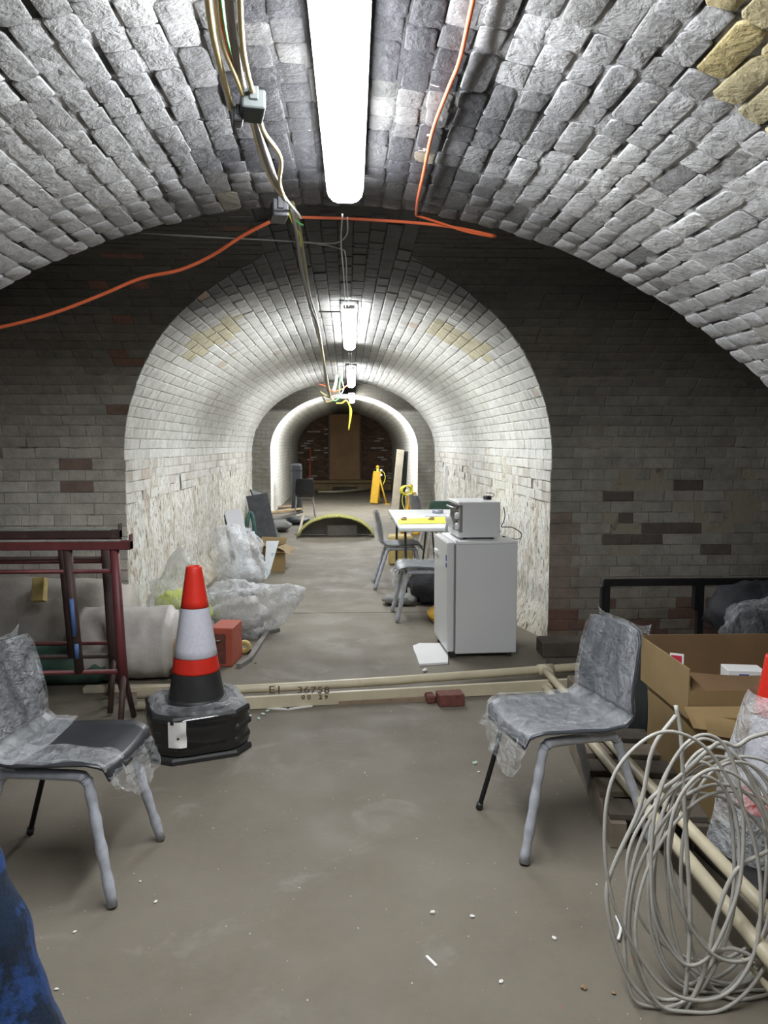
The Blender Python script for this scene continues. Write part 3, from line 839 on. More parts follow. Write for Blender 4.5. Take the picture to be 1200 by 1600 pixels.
make_chair('green-backed chair against the right wall, behind the mini oven', mats=('green_plastic', 'chrome', 'chrome'), film=None, hang=False, loc=(1.22, 9.75, 0), rz=face(0, 1), seed=2)

# ================================================================ CONES
def make_cone(label, loc, rz=0, group='nested traffic cones', s=1., film=False):
    t = thing('traffic_cone', label, 'traffic cone', loc, rz, group)
    sq = lambda a: 1.0
    bm = bmesh.new()     # chamfered square rubber base
    h = .235; c_ = .085
    outl = [(-h+c_, -h), (h-c_, -h), (h, -h+c_), (h, h-c_), (h-c_, h), (-h+c_, h), (-h, h-c_), (-h, -h+c_)]
    def ringv(k, z): return [bm.verts.new((x*k, y*k, z)) for x, y in outl]
    R = [ringv(1.0, 0), ringv(1.0, .018), ringv(.97, .030), ringv(.80, .040)]
    inner = [bm.verts.new((.150*math.cos(math.atan2(y, x)), .150*math.sin(math.atan2(y, x)), .046)) for x, y in outl]
    for a, b2 in zip(R+[inner], (R+[inner])[1:]):
        for k in range(8): bm.faces.new((a[k], a[(k+1) % 8], b2[(k+1) % 8], b2[k]))
    obj('base', bm, 'cone_black', t)
    def rad(z): return .138+(.038-.138)*((z-.04)/.66)
    for nm, z0, z1, mt, dr in (('collar', .04, .185, 'cone_black', 0), ('lower_band', .185, .262, 'cone_red', .0008), ('reflective_sleeve', .262, .505, 'cone_band', .0022), ('tip', .505, .70, 'cone_red', .0008)):
        bm = bmesh.new(); pr = [(rad(z0)+dr-.002, z0), (rad(z0)+dr, z0+.002)]
        n_ = 6
        for i in range(1, n_+1): z = z0+(z1-z0)*i/n_; pr.append((rad(z)+dr, z-.001))
        if nm == 'tip': pr += [(rad(z1)-.002, z1+.006), (rad(z1)-.008, z1+.009), (rad(z1)-.012, z1+.008), (rad(z1)-.014, z1-.03)]
        if nm == 'collar': pr = [(.155, .044), (.146, .05)]+pr[1:]
        lathe(bm, pr, 32); obj(nm, bm, mt, t, True)
    return t
CX, CY = -.755, 3.80
stack_labels = ['lowest black cone base in the stack, flat on the floor', 'second cone base up in the film-wrapped stack', 'third cone base up in the film-wrapped stack']
cone = make_cone('red and white traffic cone on top of the black cone stack', (CX, CY, .195), .35)
for i in range(3):
    c = copy_tree(cone); c.location = (CX+.004*(i-1), CY, .005+.06*i+(.0 if i else -.004)); c['label'] = stack_labels[i]; c.rotation_euler.z = .35+.03*i
    c.scale = (.985+(.05 if i == 0 else 0), .985+(.05 if i == 0 else 0), .99)
# glossy film drum round the stacked bases, with its sticker
t = thing('stretch_film', 'glossy black-looking film wrapped round the stacked cone bases', 'plastic film', (CX, CY, .04), .35)
bm = bmesh.new()
def sqr(a, k=6.): return 1/((abs(math.cos(a))**k+abs(math.sin(a))**k)**(1/k))
def fd(u, v):
    a = 2*PI*u; z = .00+.20*v; k = .242*sqr(a, 4.)*(1+.02*math.sin(v*13)+.03*noise.noise(V((math.cos(a)*1.5, math.sin(a)*1.5, v*3))))
    k = min(k, .268)
    if v > .85: k *= 1-(v-.85)*1.6
    return V((k*math.cos(a), k*math.sin(a), z))
grid(bm, fd, 64, 22)
m = plain('glossy_black_wrap', (.010, .010, .011), .12, 0, .2, 6, .004, 14, coat=.5)
obj('wrap', bm, m, t, True)
bm = bmesh.new(); grid(bm, lambda u, v: V((.28*(.0), 0, 0))+V(fd(.645+.05*u, .22+.62*v))*1.0+V(((fd(.645+.05*u, .5)).x*.03, (fd(.645+.05*u, .5)).y*.03, 0)), 8, 10)
obj('sticker', bm, 'sticker', t, True)
bm = bmesh.new(); grid(bm, lambda u, v: V((fd(u, .9).x*(1.03-.35*v), fd(u, .9).y*(1.03-.35*v), .185+.03*math.sin(v*2.5)+.012*noise.noise(V((math.cos(2*PI*u)*4, math.sin(2*PI*u)*4, v*3))))), 60, 8)
obj('film_rim', bm, 'film', t, True)
# cone at right edge
c2 = make_cone('second orange-tipped cone in a clear bag at the right edge', (1.525, 2.60, 0), .1, group=None); c2.scale = (1.0, 1.0, 1.07)
bm = bmesh.new()
def fcone(u, v):
    a = 2*PI*u; z = .06+.56*v; r = .125*(1-v)**.8+.085
    r *= 1+.10*noise.noise(V((math.cos(a)*2, math.sin(a)*2, v*3))); return V((1.525+r*math.cos(a), 2.60+r*math.sin(a), z))
grid(bm, fcone, 40, 24)
tag(obj('clear_bag', bm, 'bag', None, True), 'clear bag pulled over the cone at the right edge', 'plastic bag')

# ================================================================ FRIDGE + MINI OVEN
t = thing('fridge', 'white undercounter fridge standing side on in the tunnel', 'fridge', (.70, 5.27, 0), math.radians(3))
W, Dp, H = .50, .55, .83
box('cabinet', (.062, 0, .03), (W, Dp, H-.022), 'white_metal', t, .006, 2)
box('top_panel', (.055, -.003, H-.022), (W+.002, Dp+.003, H), 'white_plastic', t, .006, 2)
bm = bmesh.new()
def doorf(u, v): return V((.004-.018*math.sin(PI*u), Dp*u, .045+(H-.06)*v))
dr = box('door', (.0, 0, .045), (.052, Dp, H-.006), 'white_metal', t, .012, 3)
bm.free()
box('door_gasket', (.052, .004, .05), (.062, Dp-.004, H-.03), 'chrome', t, 0)
bm = bmesh.new(); bx(bm, (-.004, .03, H-.14), (.001, .045, H-.10)); bx(bm, (-.004, .02, H-.185), (.001, .045, H-.155)); obj('printed_mark', bm, 'blue_ink', dr)
bm = bmesh.new(); bx(bm, (-.012, .38, H-.14), (.002, .50, H-.11), .004); obj('door_handle', bm, 'white_plastic', dr)
for x in (.05, W-.05):
    for y in (.03, Dp-.04): bm = bmesh.new(); bx(bm, (x-.02, y-.015, 0), (x+.02, y+.015, .03)); obj('foot', bm, 'black_plastic', t)
bm = bmesh.new(); tube(bm, [(.066, .012, H-.002), (.066, .012, H+.004)], .012, 12); obj('hinge_cap', bm, 'white_plastic', t, True)

t = thing('mini_oven', 'small white oven with knobs, sitting on the fridge', 'oven', (.79, 5.36, .832), math.radians(3))
w_, d_, h_ = .30, .41, .265
box('outer_case', (.028, 0, .012), (w_, d_, h_), 'white_metal', t, .008, 2)
box('top_lip', (.0, 0, h_-.022), (.03, d_, h_), 'white_metal', t, .003)
box('bottom_lip', (.0, 0, .012), (.03, d_, .05), 'white_metal', t, .003)
box('glass_door', (.014, .10, .052), (.027, d_-.012, h_-.024), 'glass', t, .002)
box('control_panel', (.014, .004, .052), (.027, .096, h_-.024), 'grey_board', t, .002)
for z in (.09, .165):
    bm = bmesh.new(); tube(bm, [(.014, .05, z), (-.012, .05, z)], .024, 16); bx(bm, (-.02, .045, z-.02), (-.010, .055, z+.02), .002); obj('knob', bm, 'white_plastic', t, True)
bm = bmesh.new(); tube(bm, [(.014, .12, h_-.05), (-.015, .13, h_-.05), (-.015, d_-.04, h_-.05), (.014, d_-.03, h_-.05)], .007, 8); obj('door_handle', bm, 'chrome', t, True)
for x in (.05, w_-.05):
    for y in (.03, d_-.04): bm = bmesh.new(); tube(bm, [(x, y, 0), (x, y, .014)], .012, 8); obj('foot', bm, 'black_plastic', t)
bm = bmesh.new()
for i in range(5): bx(bm, (.06+i*.04, -.001, .024), (.085+i*.04, .002, .026))
bm.free()
# white dish leaning in front of the oven
bm = bmesh.new(); lathe(bm, [(.001, .012), (.05, .010), (.075, .016), (.095, .035), (.098, .035), (.08, .010), (.05, .002), (.001, .002)], 28)
o = obj('dish', bm, 'white_plastic', None, True); o.location = (.755, 5.64, .865); o.rotation_euler = (.2, 1.15, .25); o.location.z = .925; o.location.x = .775
o.location = (.735, 5.60, .93); o.rotation_euler = (0, math.radians(72), .1); o.scale = (.6, .6, 1)
tag(o, 'white dish propped on the fridge against the oven front', 'dish')
# black lead behind the oven with plug on top
q = lambda px, py, y: at_y(px, py, y)
o = tubeo('power_cable', [q(787, 792, 5.62), q(789, 805, 5.6), q(787, 815, 5.6)] + [q(784, 823, 5.58), q(800, 824, 5.62), q(814, 833, 5.64), q(813, 841, 5.62), q(803, 842, 5.58), q(785, 838, 5.5)], .0035, 'black_cable', None, 6, n=6)
tag(o, 'thin black power lead looping out behind the mini oven', 'cable')
t = thing('mains_plug', 'black and grey plug lying on top of the mini oven', 'plug', (1.04, 5.62, 1.097), .5)
box('plug_body', (-.022, -.025, 0), (.022, .025, .028), 'black_plastic', t, .006, 2)
for i in (-1, 0, 1): box('pin', (i*.011-.003, .025, .01), (i*.011+.003, .043, .016), 'chrome', t, 0)
tubeo('plug_lead', [(0, -.025, .014), (.02, -.05, .03), (.03, -.02, .045), (-.005, .01, .05)], .003, 'black_cable', t, 6, n=5)

# polystyrene sheet and flakes by the fridge
bm = bmesh.new()
a = [at_z(*p) for p in ((645, 1012), (655, 1008), (700, 1008), (700, 1038), (655, 1041), (650, 1026), (647, 1020))]
lo = [bm.verts.new((p.x, p.y, .001)) for p in a]; hi = [bm.verts.new((p.x, p.y, .016)) for p in a]
bm.faces.new(hi); bm.faces.new(lo[::-1])
for k in range(7): bm.faces.new((lo[k], lo[(k+1) % 7], hi[(k+1) % 7], hi[k]))
tag(obj('foam_sheet', bm, 'white_plastic'), 'torn white foam sheet on the floor beside the fridge foot', 'foam sheet')

# ================================================================ TABLE and things on it
TX0, TX1, TY0, TY1, TZ = .49, 1.25, 7.05, 9.0, .74
t = thing('folding_table', 'white folding table with grey metal legs', 'table', ((TX0+TX1)/2, (TY0+TY1)/2, 0))
hx, hy = (TX1-TX0)/2, (TY1-TY0)/2
box('tabletop', (-hx, -hy, TZ-.045), (hx, hy, TZ), 'table_top', t, .014, 3)
for s_ in (-1, 1):
    for u_ in (-1, 1): tubeo('leg', [(u_*.30, s_*.62, TZ-.05), (u_*.30, s_*.74, .01)], .013, 'slate', t)
    tubeo('cross_tube', [(-.30, s_*.72, .14), (.30, s_*.72, .14)], .010, 'slate', t)
    tubeo('top_tube', [(-.30, s_*.62, TZ-.058), (.30, s_*.62, TZ-.058)], .010, 'slate', t)
    tubeo('brace', [(0, s_*.70, .14), (.0, s_*.25, TZ-.055)], .008, 'slate', t)
bm = bmesh.new(); A = [at_z(622, 812, TZ), at_z(706, 808, TZ), at_z(710, 818, TZ), at_z(622, 819.5, TZ)]
def ys(u, v): p = A[0].lerp(A[1], u).lerp(A[3].lerp(A[2], u), v); return V((p.x, p.y, TZ+.004+.003*noise.noise(V((u*6, v*3, 1)))))
solid_grid(bm, ys, 14, 6, .003); tag(obj('yellow_sheet', bm, 'yellow_sheet'), 'bright yellow sheet lying flat across the white table', 'sheet')
bm = bmesh.new(); A2 = [at_z(664, 803, TZ), at_z(712, 802, TZ), at_z(712, 807.5, TZ), at_z(664, 807.5, TZ)]
def ys2(u, v): p = A2[0].lerp(A2[1], u).lerp(A2[3].lerp(A2[2], u), v); return V((p.x, p.y, TZ+.004))
solid_grid(bm, ys2, 4, 3, .003); tag(obj('paper_sheet', bm, 'lavender'), 'pale paper behind the yellow sheet on the table', 'paper')
p = at_z(684, 803, TZ)
bm = bmesh.new(); lathe(bm, [(.035, .002), (.062, .002), (.062, .05), (.035, .05), (.035, .002)], 24, (p.x, p.y, TZ)); tag(obj('tape_roll', bm, 'tape', None, True), 'roll of silver tape standing near the table far end', 'tape roll')
for (px, py), lb in (((631, 812), 'left small dark clip lying on the yellow sheet edge'), ((674, 812), 'right small dark clip lying on the yellow sheet edge')):
    p = at_z(px, py, TZ+.01)
    bm = bmesh.new(); bx(bm, (p.x-.03, p.y-.02, TZ+.008), (p.x+.03, p.y+.02, TZ+.026), .005); bx(bm, (p.x-.012, p.y-.01, TZ+.026), (p.x+.03, p.y+.008, TZ+.036), .003)
    tag(obj('clip', bm, 'crumb'), lb, 'clip')

# bags and clothes under the chairs
bm = bmesh.new(); blob(bm, (.78, 7.15, 0), (.20, .17, .17), amp=.22, fs=2.5, seed=3); tag(obj('black_bag', bm, 'black_cloth', None, True), 'black holdall slumped on the floor behind the fridge chair', 'bag')
bm = bmesh.new(); blob(bm, (.50, 7.12, 0), (.17, .12, .055), amp=.3, fs=2.5, seed=9); tag(obj('grey_cloth', bm, 'grey_cloth', None, True), 'grey crumpled cloth on the floor left of the black holdall', 'cloth')
bm = bmesh.new(); blob(bm, (.76, 6.42, 0), (.07, .16, .06), amp=.3, fs=2.5, seed=5); tag(obj('yellow_bag', bm, 'yellow', None, True), 'yellow bag on the floor, poking out beside the fridge', 'bag')
bm = bmesh.new(); bx(bm, (.53, 9.5, 0), (.83, 9.8, .36), .02); tag(obj('yellow_crate', bm, 'wood_yellow'), 'yellow crate on the floor seen under the table', 'crate')

# ================================================================ YELLOW TRIPODS
def tripod(label, loc, s=1., rz=0):
    t = thing('work_light_tripod', label, 'tripod', loc, rz, 'folded yellow tripods'); t.scale = (s, s, s)
    bm = bmesh.new(); bx(bm, (-.10, -.05, .02), (.10, .05, .84), .02); bm.transform(Matrix.Translation((-.12, 0, 0)) @ Matrix.Rotation(.11, 4, 'Y')); obj('lamp_head', bm, 'yellow', t)
    tubeo('leg', [(-.02, 0, .86), (.20, -.05, .02)], .022, 'yellow', t); tubeo('leg', [(-.02, 0, .86), (.04, .2, .02)], .022, 'yellow', t)
    tubeo('mast', [(-.02, 0, .45), (-.02, 0, .95)], .03, 'hose', t)
    bm = bmesh.new(); blob(bm, (-.02, 0, .90), (.045, .045, .045), 12, 8, 0.05, flat=False); obj('top_knob', bm, 'yellow', t, True)
    for z in (.74, .86):
        bm = bmesh.new(); blob(bm, (.07, -.02, z-.03), (.035, .035, .03), 10, 6, .05, flat=False); obj('clamp', bm, 'white_plastic', t, True)
    bm = bmesh.new(); bx(bm, (.16, -.10, 0), (.27, 0, .025), .004); obj('foot', bm, 'yellow', t)
    tubeo('cable', [(.05, 0, .84), (.14, -.02, .80), (.17, -.02, .66), (.12, -.02, .50)], .010, 'hose', t, n=5)
    return t
p = at_z(590, 788); tripod('farther yellow tripod standing alone on open floor', (p.x+.02, p.y, 0))
tr2 = copy_tree([o for o in C.objects if o.name == 'work_light_tripod'][0]); tr2.location = (1.04, 12.6, 0); tr2.rotation_euler.z = 2.6; tr2.scale = (.86, .86, .86)
tr2['label'] = 'nearer yellow tripod just beyond the white table, hose coiled on top'
bm = bmesh.new()
for i in range(4): tube(bm, [(.96+.085*math.cos(a*PI/6)+.01*i, 12.5-.03*i, .76+.075*math.sin(a*PI/6)) for a in range(12)], .011, 6, True)
tag(obj('coiled_hose', bm, 'hose', None, True), 'yellow hose coil draped over the nearer yellow tripod', 'hose')

# leaning boards
def board(name, foot, top, wid, th, mat, label, cat='board', wdir=(1, 0, 0)):
    f, tp = V(foot), V(top); z = (tp-f).normalized(); x = V(wdir); x = (x-z*x.dot(z)).normalized(); y = z.cross(x); L = (tp-f).length
    bm = bmesh.new(); bx(bm, (-wid/2, -th/2, 0), (wid/2, th/2, L), min(.004, th*.3))
    mt = Matrix(((x.x, y.x, z.x, f.x), (x.y, y.y, z.y, f.y), (x.z, y.z, z.z, f.z), (0, 0, 0, 1))); bm.transform(mt)
    return tag(obj(name, bm, mat), label, cat)
board('leaning_board', (.96, 15.4, .01), at_y(626, 703, 16.35), .16, .03, 'wood_pale', 'tall pale board leaning at the second passage, right side')
board('leaning_board', (1.12, 15.6, .01), (1.26, 16.38, 1.36), .12, .03, 'slate', 'dark board leaning just behind the tall pale board')
board('narrow_strip', V((1.36, 10.9, .01)), (1.44, 11.0, 1.2), .05, .02, 'white_plastic', 'narrow white strip standing against the right tunnel wall', 'strip')
board('leaning_sheet', (-1.17, 9.0, .02), at_y(363, 797, 9.35), .20, .03, 'lavender', 'white narrow panel leaning on the left wall above the bags', 'panel', (1, .2, 0))
board('dark_panel', (-1.33, 9.35, .02), at_y(360, 803, 9.5), .16, .02, 'slate', 'dark panel behind the white narrow panel', 'panel', (1, .2, 0))
board('black_board', (-1.13, 12.2, .01), at_y(399, 768, 12.9), .24, .03, 'slate', 'longest black board leaning on the far left tunnel wall', 'board', (.5, 1, 0))
board('black_board', (-1.25, 12.0, .01), (-1.44, 12.4, .70), .34, .03, 'black_cloth', 'short black board leaning before the longest black one', 'board', (1, .1, 0))
o = tubeo('hose_bundle', [(-1.48, 11.2, .02), (-1.46, 11.3, .35), (-1.42, 11.4, .50), (-1.36, 11.3, .35), (-1.34, 11.2, .02)], .03, 'green_cloth', None, 8, n=5); tag(o, 'dark green hose looped upright against the left wall', 'hose')

# arched former
ax0, ax1 = at_z(467, 840).x, at_z(582, 838).x; ay = 12.35
t = thing('arch_former', 'low curved arch former with mossy yellow top', 'arch former', ((ax0+ax1)/2, ay, 0)); hw_ = (ax1-ax0)/2
def af(u, v, r=0): a = PI*(.08+.84*u); x = -hw_*math.cos(a)/math.cos(PI*.08); z = .30*(math.sin(a)-math.sin(PI*.08))/(1-math.sin(PI*.08)); return V((x, .45*v, z+.03+.008*noise.noise(V((x*9, v*4, 0)))))
bm = bmesh.new(); solid_grid(bm, af, 28, 6, -.028); obj('curved_sheet', bm, 'moss', t, True)
bm = bmesh.new()
for u in range(20):
    a0, a1 = af(u/20, 1), af((u+1)/20, 1)
    bm.faces.new([bm.verts.new(q_) for q_ in ((a0.x, .44, .003), (a1.x, .44, .003), (a1.x, .44, a1.z-.02), (a0.x, .44, a0.z-.02))])
obj('rear_panel', bm, 'grey_board', t)
box('inner_block', (-.15, .25, .0), (.35, .40, .18), 'grey_board', t, .01)
# small debris heap on the left before the passage
board('grey_lath', at_z(466, 838), at_z(474, 806, .25), .04, .03, 'wood_pale', 'short pale lath propped left of the arch former', 'lath')
board('grey_lath', at_z(462, 836), at_z(476, 822, .05), .04, .03, 'wood', 'grey lath lying crossed under the pale one', 'lath')
for i, (a, c, wd, mt, lb) in enumerate((((400, 795), (464, 790), .14, 'batten', 'brown plank lying nearest the second passage on the left'), ((412, 802), (470, 795), .10, 'ledge', 'second brown plank lying across the left floor'), ((425, 812), (470, 800), .12, 'grey_board', 'grey plank lying below the brown ones'))):
    A_, B_ = at_z(*a, .03), at_z(*c, .04+.03*i); board('floor_plank', A_, B_, wd, .04, mt, lb, 'plank', (0, 1, 0))
bm = bmesh.new(); blob(bm, (-1.22, 13.4, 0), (.26, .3, .10), amp=.25, seed=8); tag(obj('rubble_sack', bm, 'grey_cloth', None, True), 'flat grey sack on the floor behind the black boards', 'sack')
bm = bmesh.new(); blob(bm, (-.92, 14.6, 0), (.22, .25, .07), amp=.25, seed=4); tag(obj('rubble_sack', bm, 'slate', None, True), 'dark flat sack beside the brown planks', 'sack')
t = thing('equipment_case', 'tall black case standing behind the lone far chair', 'case', (-1.12, 17.4, 0))
box('case_body', (-.12, -.12, 0), (.12, .12, 1.08), 'black_plastic', t, .05, 3); box('case_lid', (-.125, -.125, .92), (.125, .125, .935), 'black_metal', t, .002)
tag(tubeo('orange_pole', [at_z(484, 768, .01), at_y(485, 700, 25.2)], .02, 'orange_cable'), 'thin orange pole standing against the far brick wall', 'pole')
tag(tubeo('long_pipe', [at_z(497, 768.5, .05), at_z(530, 768, .05), at_z(577, 764, .05)], .035, 'cream_pipe', None, 8, n=4), 'long pale pipe lying on the floor before the far wall', 'pipe')
bm = bmesh.new(); bx(bm, (-.45, 24.9, 0), (.35, 25.2, .12), .01); tag(obj('timber_baulk', bm, 'wood_dark'), 'dark timber baulk on the floor under the doorway', 'timber')

# ================================================================ LEFT TUNNEL CLUTTER
def carton(label, loc, size, rz, flaps=True, group=None, th=.006):
    t = thing('cardboard_box', label, 'box', loc, rz, group); a, b2, h = size
    for nm, lo, hi in (('side_panel', (0, 0, 0), (a, th, h)), ('side_panel', (0, b2-th, 0), (a, b2, h)), ('side_panel', (0, th, 0), (th, b2-th, h)), ('side_panel', (a-th, th, 0), (a, b2-th, h)), ('bottom_panel', (th, th, 0), (a-th, b2-th, th))):
        box(nm, lo, hi, 'card', t, .001)
    if flaps:
        fl_ = min(a, b2)*.42
        def flap(p0, ax, outd, ang):
            p0, ax, outd = V(p0), V(ax), V(outd)
            dn = outd*math.cos(ang)+V((0, 0, 1))*math.sin(ang)
            bm = bmesh.new(); solid_grid(bm, lambda u, v: p0+ax*u+dn*fl_*v+V((0, 0, -.25*fl_*v*v)), 2, 5, .004); obj('flap', bm, 'card', t)
        flap((0, 0, h), (a, 0, 0), (0, -1, 0), .5); flap((0, b2, h), (a, 0, 0), (0, 1, 0), .9)
        flap((0, 0, h), (0, b2, 0), (-1, 0, 0), .7); flap((a, 0, h), (0, b2, 0), (1, 0, 0), -.2)
    return t
p = at_z(399, 892); carton('larger open cardboard box behind the clear bags, left', (-1.18, 9.35, 0), (.34, .34, .26), -.25)
p = at_z(428, 893); carton('smaller cardboard box nearest the open floor, left side', (-.90, 9.05, 0), (.17, .24, .22), .1)
bm = bmesh.new(); blob(bm, (-1.03, 9.45, .20), (.07, .07, .05), 14, 8, .2, seed=3); tag(obj('brown_bundle', bm, 'crumb', None, True), 'small brown bundle in the open box top', 'bundle')
bm = bmesh.new(); blob(bm, (-1.12, 9.32, .235), (.025, .025, .02), 10, 6, .05); tag(obj('yellow_ball', bm, 'hose', None, True), 'tiny yellow ball on the open cardboard box', 'ball')
def pl(u, v):
    a, c = at_y(414+8*u, 905-2*u, 8.6), at_y(427+6*u, 846+4*u, 8.75); p = a.lerp(c, v); return p+V((.0, .03*math.sin(v*3), 0))
bm = bmesh.new(); solid_grid(bm, lambda u, v: at_y(412+4*v+20*u*(.45+.55*v), 911-66*v+14*(1-v)*(-u)*1., 8.55+.1*v), 4, 12, .006)
tag(obj('printed_sheet', bm, 'paper_print'), 'white patterned sheet leaning on the smaller cardboard box', 'sheet')

def bagmesh(c, r, seed, amp=.28, point=None, seg=56, rings=34):
    bm = bmesh.new()
    def f(u, v):
        a = 2*PI*u; e = PI*(v-.5); d = V((math.cos(e)*math.cos(a), math.cos(e)*math.sin(a), math.sin(e)))
        k = 1+amp*noise.noise(d*2.1+V((seed, 0, 0)))-amp*.7*abs(noise.noise(d*4.5+V((0, seed, 0))))+amp*.25*noise.noise(d*11+V((0, 0, seed)))
        q = V((d.x*r[0], d.y*r[1], d.z*r[2]))*k
        if point:
            dd = V(point).normalized(); w_ = max(0, d.dot(dd))**9; q = q+dd*w_*V(point).length
        return V((c[0]+q.x, c[1]+q.y, max(.004, c[2]+q.z)))
    grid(bm, f, seg, rings); bmesh.ops.remove_doubles(bm, verts=bm.verts, dist=.0008); return bm
tag(obj('clear_bag', bagmesh((-.87, 6.05, .17), (.33, .25, .24), 2., point=(.26, 0, .10)), 'bag', None, True), 'big shiny clear polythene bag on the floor beside the cone', 'plastic bag', 'clear polythene bags on the left')
tag(obj('clear_bag', bagmesh((-1.05, 7.7, .32), (.24, .22, .34), 6., point=(-.1, 0, .12)), 'bag', None, True), 'upright clear bag behind the shiny bag, under the white panel', 'plastic bag', 'clear polythene bags on the left')
tag(obj('clear_bag', bagmesh((-1.30, 5.95, .27), (.25, .22, .25), 9., point=(.02, 0, .20)), 'bag', None, True), 'clear bag holding yellow clothing, against the wall corner', 'plastic bag', 'clear polythene bags on the left')
bm = bmesh.new(); blob(bm, (-1.33, 5.98, .17), (.15, .13, .10), amp=.35, fs=3, seed=2); tag(obj('hi_vis_vest', bm, 'hivis', None, True), 'bright yellow vest bundled inside the corner clear bag', 'vest')
bm = bmesh.new(); blob(bm, (-1.16, 5.92, .10), (.13, .12, .09), amp=.35, fs=3, seed=6); tag(obj('hi_vis_vest', bm, 'hivis', None, True), 'lower yellow vest, half behind the cone', 'vest')
bm = bmesh.new(); blob(bm, (-.84, 6.05, .03), (.22, .16, .13), amp=.3, fs=3, seed=12); tag(obj('folded_polythene', bm, 'roll_pale', None, True), 'white polythene folded up inside the big shiny bag', 'polythene')
bm = bmesh.new(); blob(bm, (-1.02, 7.72, .05), (.15, .13, .16), amp=.3, fs=3, seed=13); tag(obj('folded_polythene', bm, 'lavender', None, True), 'pale polythene bundled inside the upright clear bag', 'polythene')
# red toolbox
p0 = at_z(326, 1046); t = thing('red_box', 'red metal box on end beside the cone', 'box', (-.93, 5.16, 0), -.12)
box('case', (0, 0, 0), (.155, .26, .265), 'toolbox', t, .005); box('recess', (.012, -.004, .02), (.11, .004, .225), 'red_brick', t, 0)
bm = bmesh.new(); tube(bm, [(.035, -.004, .19), (.045, -.03, .185), (.075, -.03, .185), (.085, -.004, .19)], .005, 6); obj('handle', bm, 'chrome', t, True)
bm = bmesh.new(); lathe(bm, [(.02, 0), (.045, 0), (.045, .05), (.02, .05), (.02, 0)], 20); o = obj('tape_roll', bm, 'wood_yellow', None, True); pq = at_y(361, 994, 5.42); o.location = (pq.x-.02, 5.47, .215); o.location = (-.74, 5.5, .05); o.rotation_euler = (PI/2, 0, 0); tag(o, 'yellowish tape roll standing beside the red metal box', 'tape roll')
# bars on floor
def bar(name, pts, wd, th, mat, label, cat):
    bm = bmesh.new(); P_ = [at_z(*q_, th/2) for q_ in pts]
    for a_, b2 in zip(P_, P_[1:]):
        d = (b2-a_); L = d.length; d.normalize(); s_ = V((-d.y, d.x, 0)); mt = Matrix(((d.x, s_.x, 0, a_.x), (d.y, s_.y, 0, a_.y), (0, 0, 1, a_.z), (0, 0, 0, 1)))
        n0 = len(bm.verts); bx(bm, (-wd*.3, -wd/2, -th/2), (L+wd*.3, wd/2, th/2), 0, mat=mt)
    return tag(obj(name, bm, mat), label, cat)
bar('angle_iron', [(374, 1040), (390, 1030), (418, 988), (434, 984)], .035, .03, 'grey_board', 'bent grey metal bar lying on the tunnel floor', 'metal bar')
bar('short_bar', [(356, 1014), (390, 1018)], .03, .025, 'slate', 'short dark bar beside the red metal box', 'metal bar')
bar('brown_batten', [(416, 1101), (670, 1091)], .045, .022, 'batten', 'thin brown batten lying in front of the cream pipes', 'batten')
bar('film_scrap', [(414, 1106), (450, 1108), (486, 1103)], .018, .006, 'flake', 'white film scrap trailing from the brown batten end', 'scrap')
t = thing('loose_brick', 'dark red brick on the floor at the batten end', 'brick', at_z(703, 1100), .12)
box('brick_body', (-.075, -.05, 0), (.075, .05, .07), 'red_brick', t, .004); box('brick_scrap', (-.13, .02, 0), (-.078, .12, .045), 'red_brick', t, .008)

# ================================================================ CREAM PIPES ON FLOOR
g = 'cream pipes lying on the floor'
Z1, Z2 = .075, .03
t = thing('floor_pipes', 'cream pipe rail running across the floor, two pipes with joints', 'pipe', (0, 4.8, 0))
loc = V((0, 4.8, 0))
a1, a2, a3 = at_z(215, 1085, Z1), at_z(545, 1068, Z1), at_z(852, 1046, Z1); a4 = at_z(930, 1040, Z1)
b1, b2, b3 = at_z(215, 1103, Z2), at_z(545, 1090, Z2), at_z(852, 1071, Z2); b4 = at_z(930, 1063, Z2)
tubeo('upper_pipe', [p_-loc for p_ in (a1, a2, a3, a4)], .027, 'cream_pipe', t, 12, n=4)
tubeo('lower_pipe', [p_-loc for p_ in (b1, b2, b3, b4)], .025, 'cream_pipe', t, 12, n=4)
for p_ in (a3, b3):
    bm = bmesh.new(); d = (a3-a2).normalized(); tube(bm, [p_-loc-d*.05, p_-loc+d*.05], .035, 12); tube(bm, [p_-loc, p_-loc+V((.0, -.10, 0))], .033, 12); obj('pipe_joint', bm, 'cream_pipe', t, True)
# stencilled characters on the lower/upper pipe
def stencil(px0, chars, parent, y0, hpx, step):
    for i, ch in enumerate(chars):
        cu = bpy.data.curves.new('lettering', 'FONT'); cu.body = ch; cu.size = 1; cu.extrude = .01
        tmp = bpy.data.objects.new('lettering', cu); C.objects.link(tmp); dg = bpy.context.evaluated_depsgraph_get(); me = bpy.data.meshes.new_from_object(tmp.evaluated_get(dg))
        bpy.data.objects.remove(tmp); o = bpy.data.objects.new('lettering', me); C.objects.link(o); me.materials.append(M['dark_ink'])
        p_ = at_y(px0+i*step, y0, 4.50); k = hpx*4.5/1200/.7
        o.parent = parent; o.scale = (k*1.25, k, k); o.rotation_euler = (PI/2-.35, 0, .02); o.location = p_-loc
